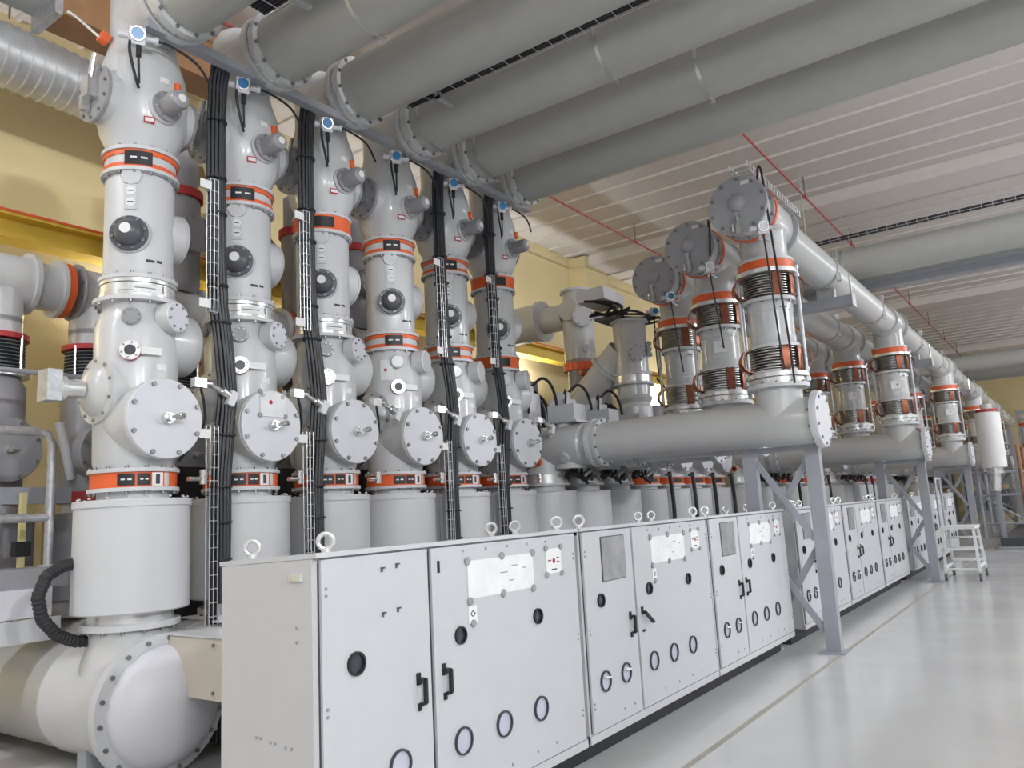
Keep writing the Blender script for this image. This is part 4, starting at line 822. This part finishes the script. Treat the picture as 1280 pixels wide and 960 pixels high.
MB().cyl((0, 0, 1.95), (0, 0, 2.1), .2, 24).cyl((.0, .05, 1.5), (0, 0, 2.0), .13, 20).build('outlet', 'alu', t); MB().b2(-.05, .05, -.05, .05, .28, 1.6).build('post', 'steel', t, False)
t = thing('scaffold', 'rust brown braced scaffold at the far end of the aisle', 'scaffold', (24.8, 1.3, .28))
for (x, y) in ((0, 0), (2.2, 0), (0, 1.0), (2.2, 1.0)): MB().cyl((x, y, 0), (x, y, 2.4), .045, 10).build('pole', 'rust' if y == 0 else 'steel', t)
for z in (.35, 1.1, 1.7): MB().cyl((0, 0, z), (2.2, 0, z), .03, 8).build('ledger', 'steel', t); MB().cyl((0, 0, z), (0, 1.0, z), .03, 8).build('ledger', 'steel', t)
MB().cyl((0, 0, .4), (0, 1.0, 1.1), .025, 8).build('brace', 'steel', t); MB().cyl((0, 0, 1.1), (2.2, 0, 1.7), .025, 8).build('brace', 'steel', t)
t = thing('far_rail', 'silver tubular guard rail at the right edge far down the aisle', 'railing', (25.5, .3, .28))
MB().tube([(0, 0, 0), (0, 0, 1.9), (.1, 0, 2.0), (2, 0, 2.0)], .03, 8).cyl((0, 0, 1.5), (2, 0, 1.5), .025, 8).cyl((0, 0, 1.0), (2, 0, 1.0), .025, 8).cyl((1.9, 0, 0), (1.9, 0, 2), .03, 8).build('tube', 'silver', t)
t = thing('plinth', 'low dark plinth across the far end of the aisle', 'plinth', (24.0, 0, 0)); MB().b2(0, 9.4, -5, 2.0, 0, .06).build('slab', 'steel', t, False); MB().b2(.4, 9.4, -5, 1.95, .06, .28).build('dark_base', 'dkfloor', t, False)
for i in range(4):
    t = thing('far_switchgear', 'blurred grey switchgear column with orange bands at the far end, %s from the aisle' % ORD[i], 'switchgear', (28.5+i*1.2, -.3+i*.5, .28), 'far end columns')
    MB().lathe((0, 0, 0), (0, 0, 1), [(0, 0), (0, .35), (1.4, .35), (1.42, .24), (2.6, .24), (2.6, .3), (3.6, .3), (3.6, 0)], 28).lathe((0, 0, 2.2), (-1, 0, 0), [(0, .22), (.5, .22), (.5, 0)], 24).build('housing', 'paint', t)
    for z in (1.45, 2.6, 3.3): MB().ring((0, 0, z), (0, 0, 1), .2, .32, .1).build('flange_band', 'orange', t)
    MB().tube([(-.4, -.2, 3.5), (-.5, -.2, 2.9), (-.45, -.1, 2.4), (-.3, 0, 2.0)], .03, 6).build('hose', 'black', t)
for i, (rx, ry) in enumerate(((34., 1.6), (34.4, -1.), (34.8, -3.6), (35.2, -6.2), (43.6, 7.4), (43.6, 4.7))):
    t = thing('equipment_rack', 'dark grey equipment rack at the far end, %s' % (('%s outward from the gear row' % ORD[i]) if i < 4 else ('by the end wall, %s' % ('nearer the back wall', 'nearer the aisle')[i-4])), 'rack', (rx, ry, 0), 'far equipment racks')
    for (x, y) in ((0, 0), (1.2, 0), (0, -2.2), (1.2, -2.2)): MB().b2(x-.06, x+.06, y-.06, y+.06, 0, 4.3).build('post', 'steel', t, False)
    for z in (.4, 1.7, 3.0, 4.2): MB().b2(-.05, .05, -2.2, 0, z-.05, z+.05).build('rail', 'steel', t, False)
    for k, z in enumerate((.45, 1.75, 3.05)):
        MB().b2(.1, 1.1, -2.05, -1.15, z, z+1.0).build('housing', ('cover_dark', 'cover_mid', 'steel_dark')[(i+k) % 3], t, False); MB().lathe((.6, -.55, z), (0, 0, 1), [(0, 0), (0, .38), (.9, .38), (1.0, .3), (1.0, 0)], 24).build('vessel', ('cover_mid', 'paint', 'cover_dark')[(i+k) % 3], t)
        MB().ring((.6, -.55, z+.4), (0, 0, 1), .3, .40, .1, 24).build('flange_band', 'orange' if k == 1 else 'galv', t)
    MB().bar((-.06, -2.2, .4), (-.06, 0, 1.7), .02, .08).build('brace', 'steel', t, False); MB().bar((-.06, 0, 1.7), (-.06, -2.2, 3.0), .02, .08).build('brace', 'steel', t, False)
# far overhead pipes across the hall
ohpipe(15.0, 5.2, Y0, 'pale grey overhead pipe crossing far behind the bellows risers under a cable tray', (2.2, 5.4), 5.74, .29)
htray(14.80, 6.18, 5.2, Y0, 'black cable tray along the far overhead pipe')
t = thing('box_girder', 'grey box girder hanging beside the far overhead pipe', 'beam', (15.75, -2.2, 5.38)); MB().b2(-.12, .12, -7.2, 7.2, 0, .26).build('girder', 'steel', t, False); MB().b2(-.22, -.12, -2, 7.2, .12, .30).build('side_channel', 'galv', t, False)
for y in (-6, 0, 6): MB().cyl((0, y, .26), (0, y, 2.7), .015, 6).build('hanger', 'wire', t)
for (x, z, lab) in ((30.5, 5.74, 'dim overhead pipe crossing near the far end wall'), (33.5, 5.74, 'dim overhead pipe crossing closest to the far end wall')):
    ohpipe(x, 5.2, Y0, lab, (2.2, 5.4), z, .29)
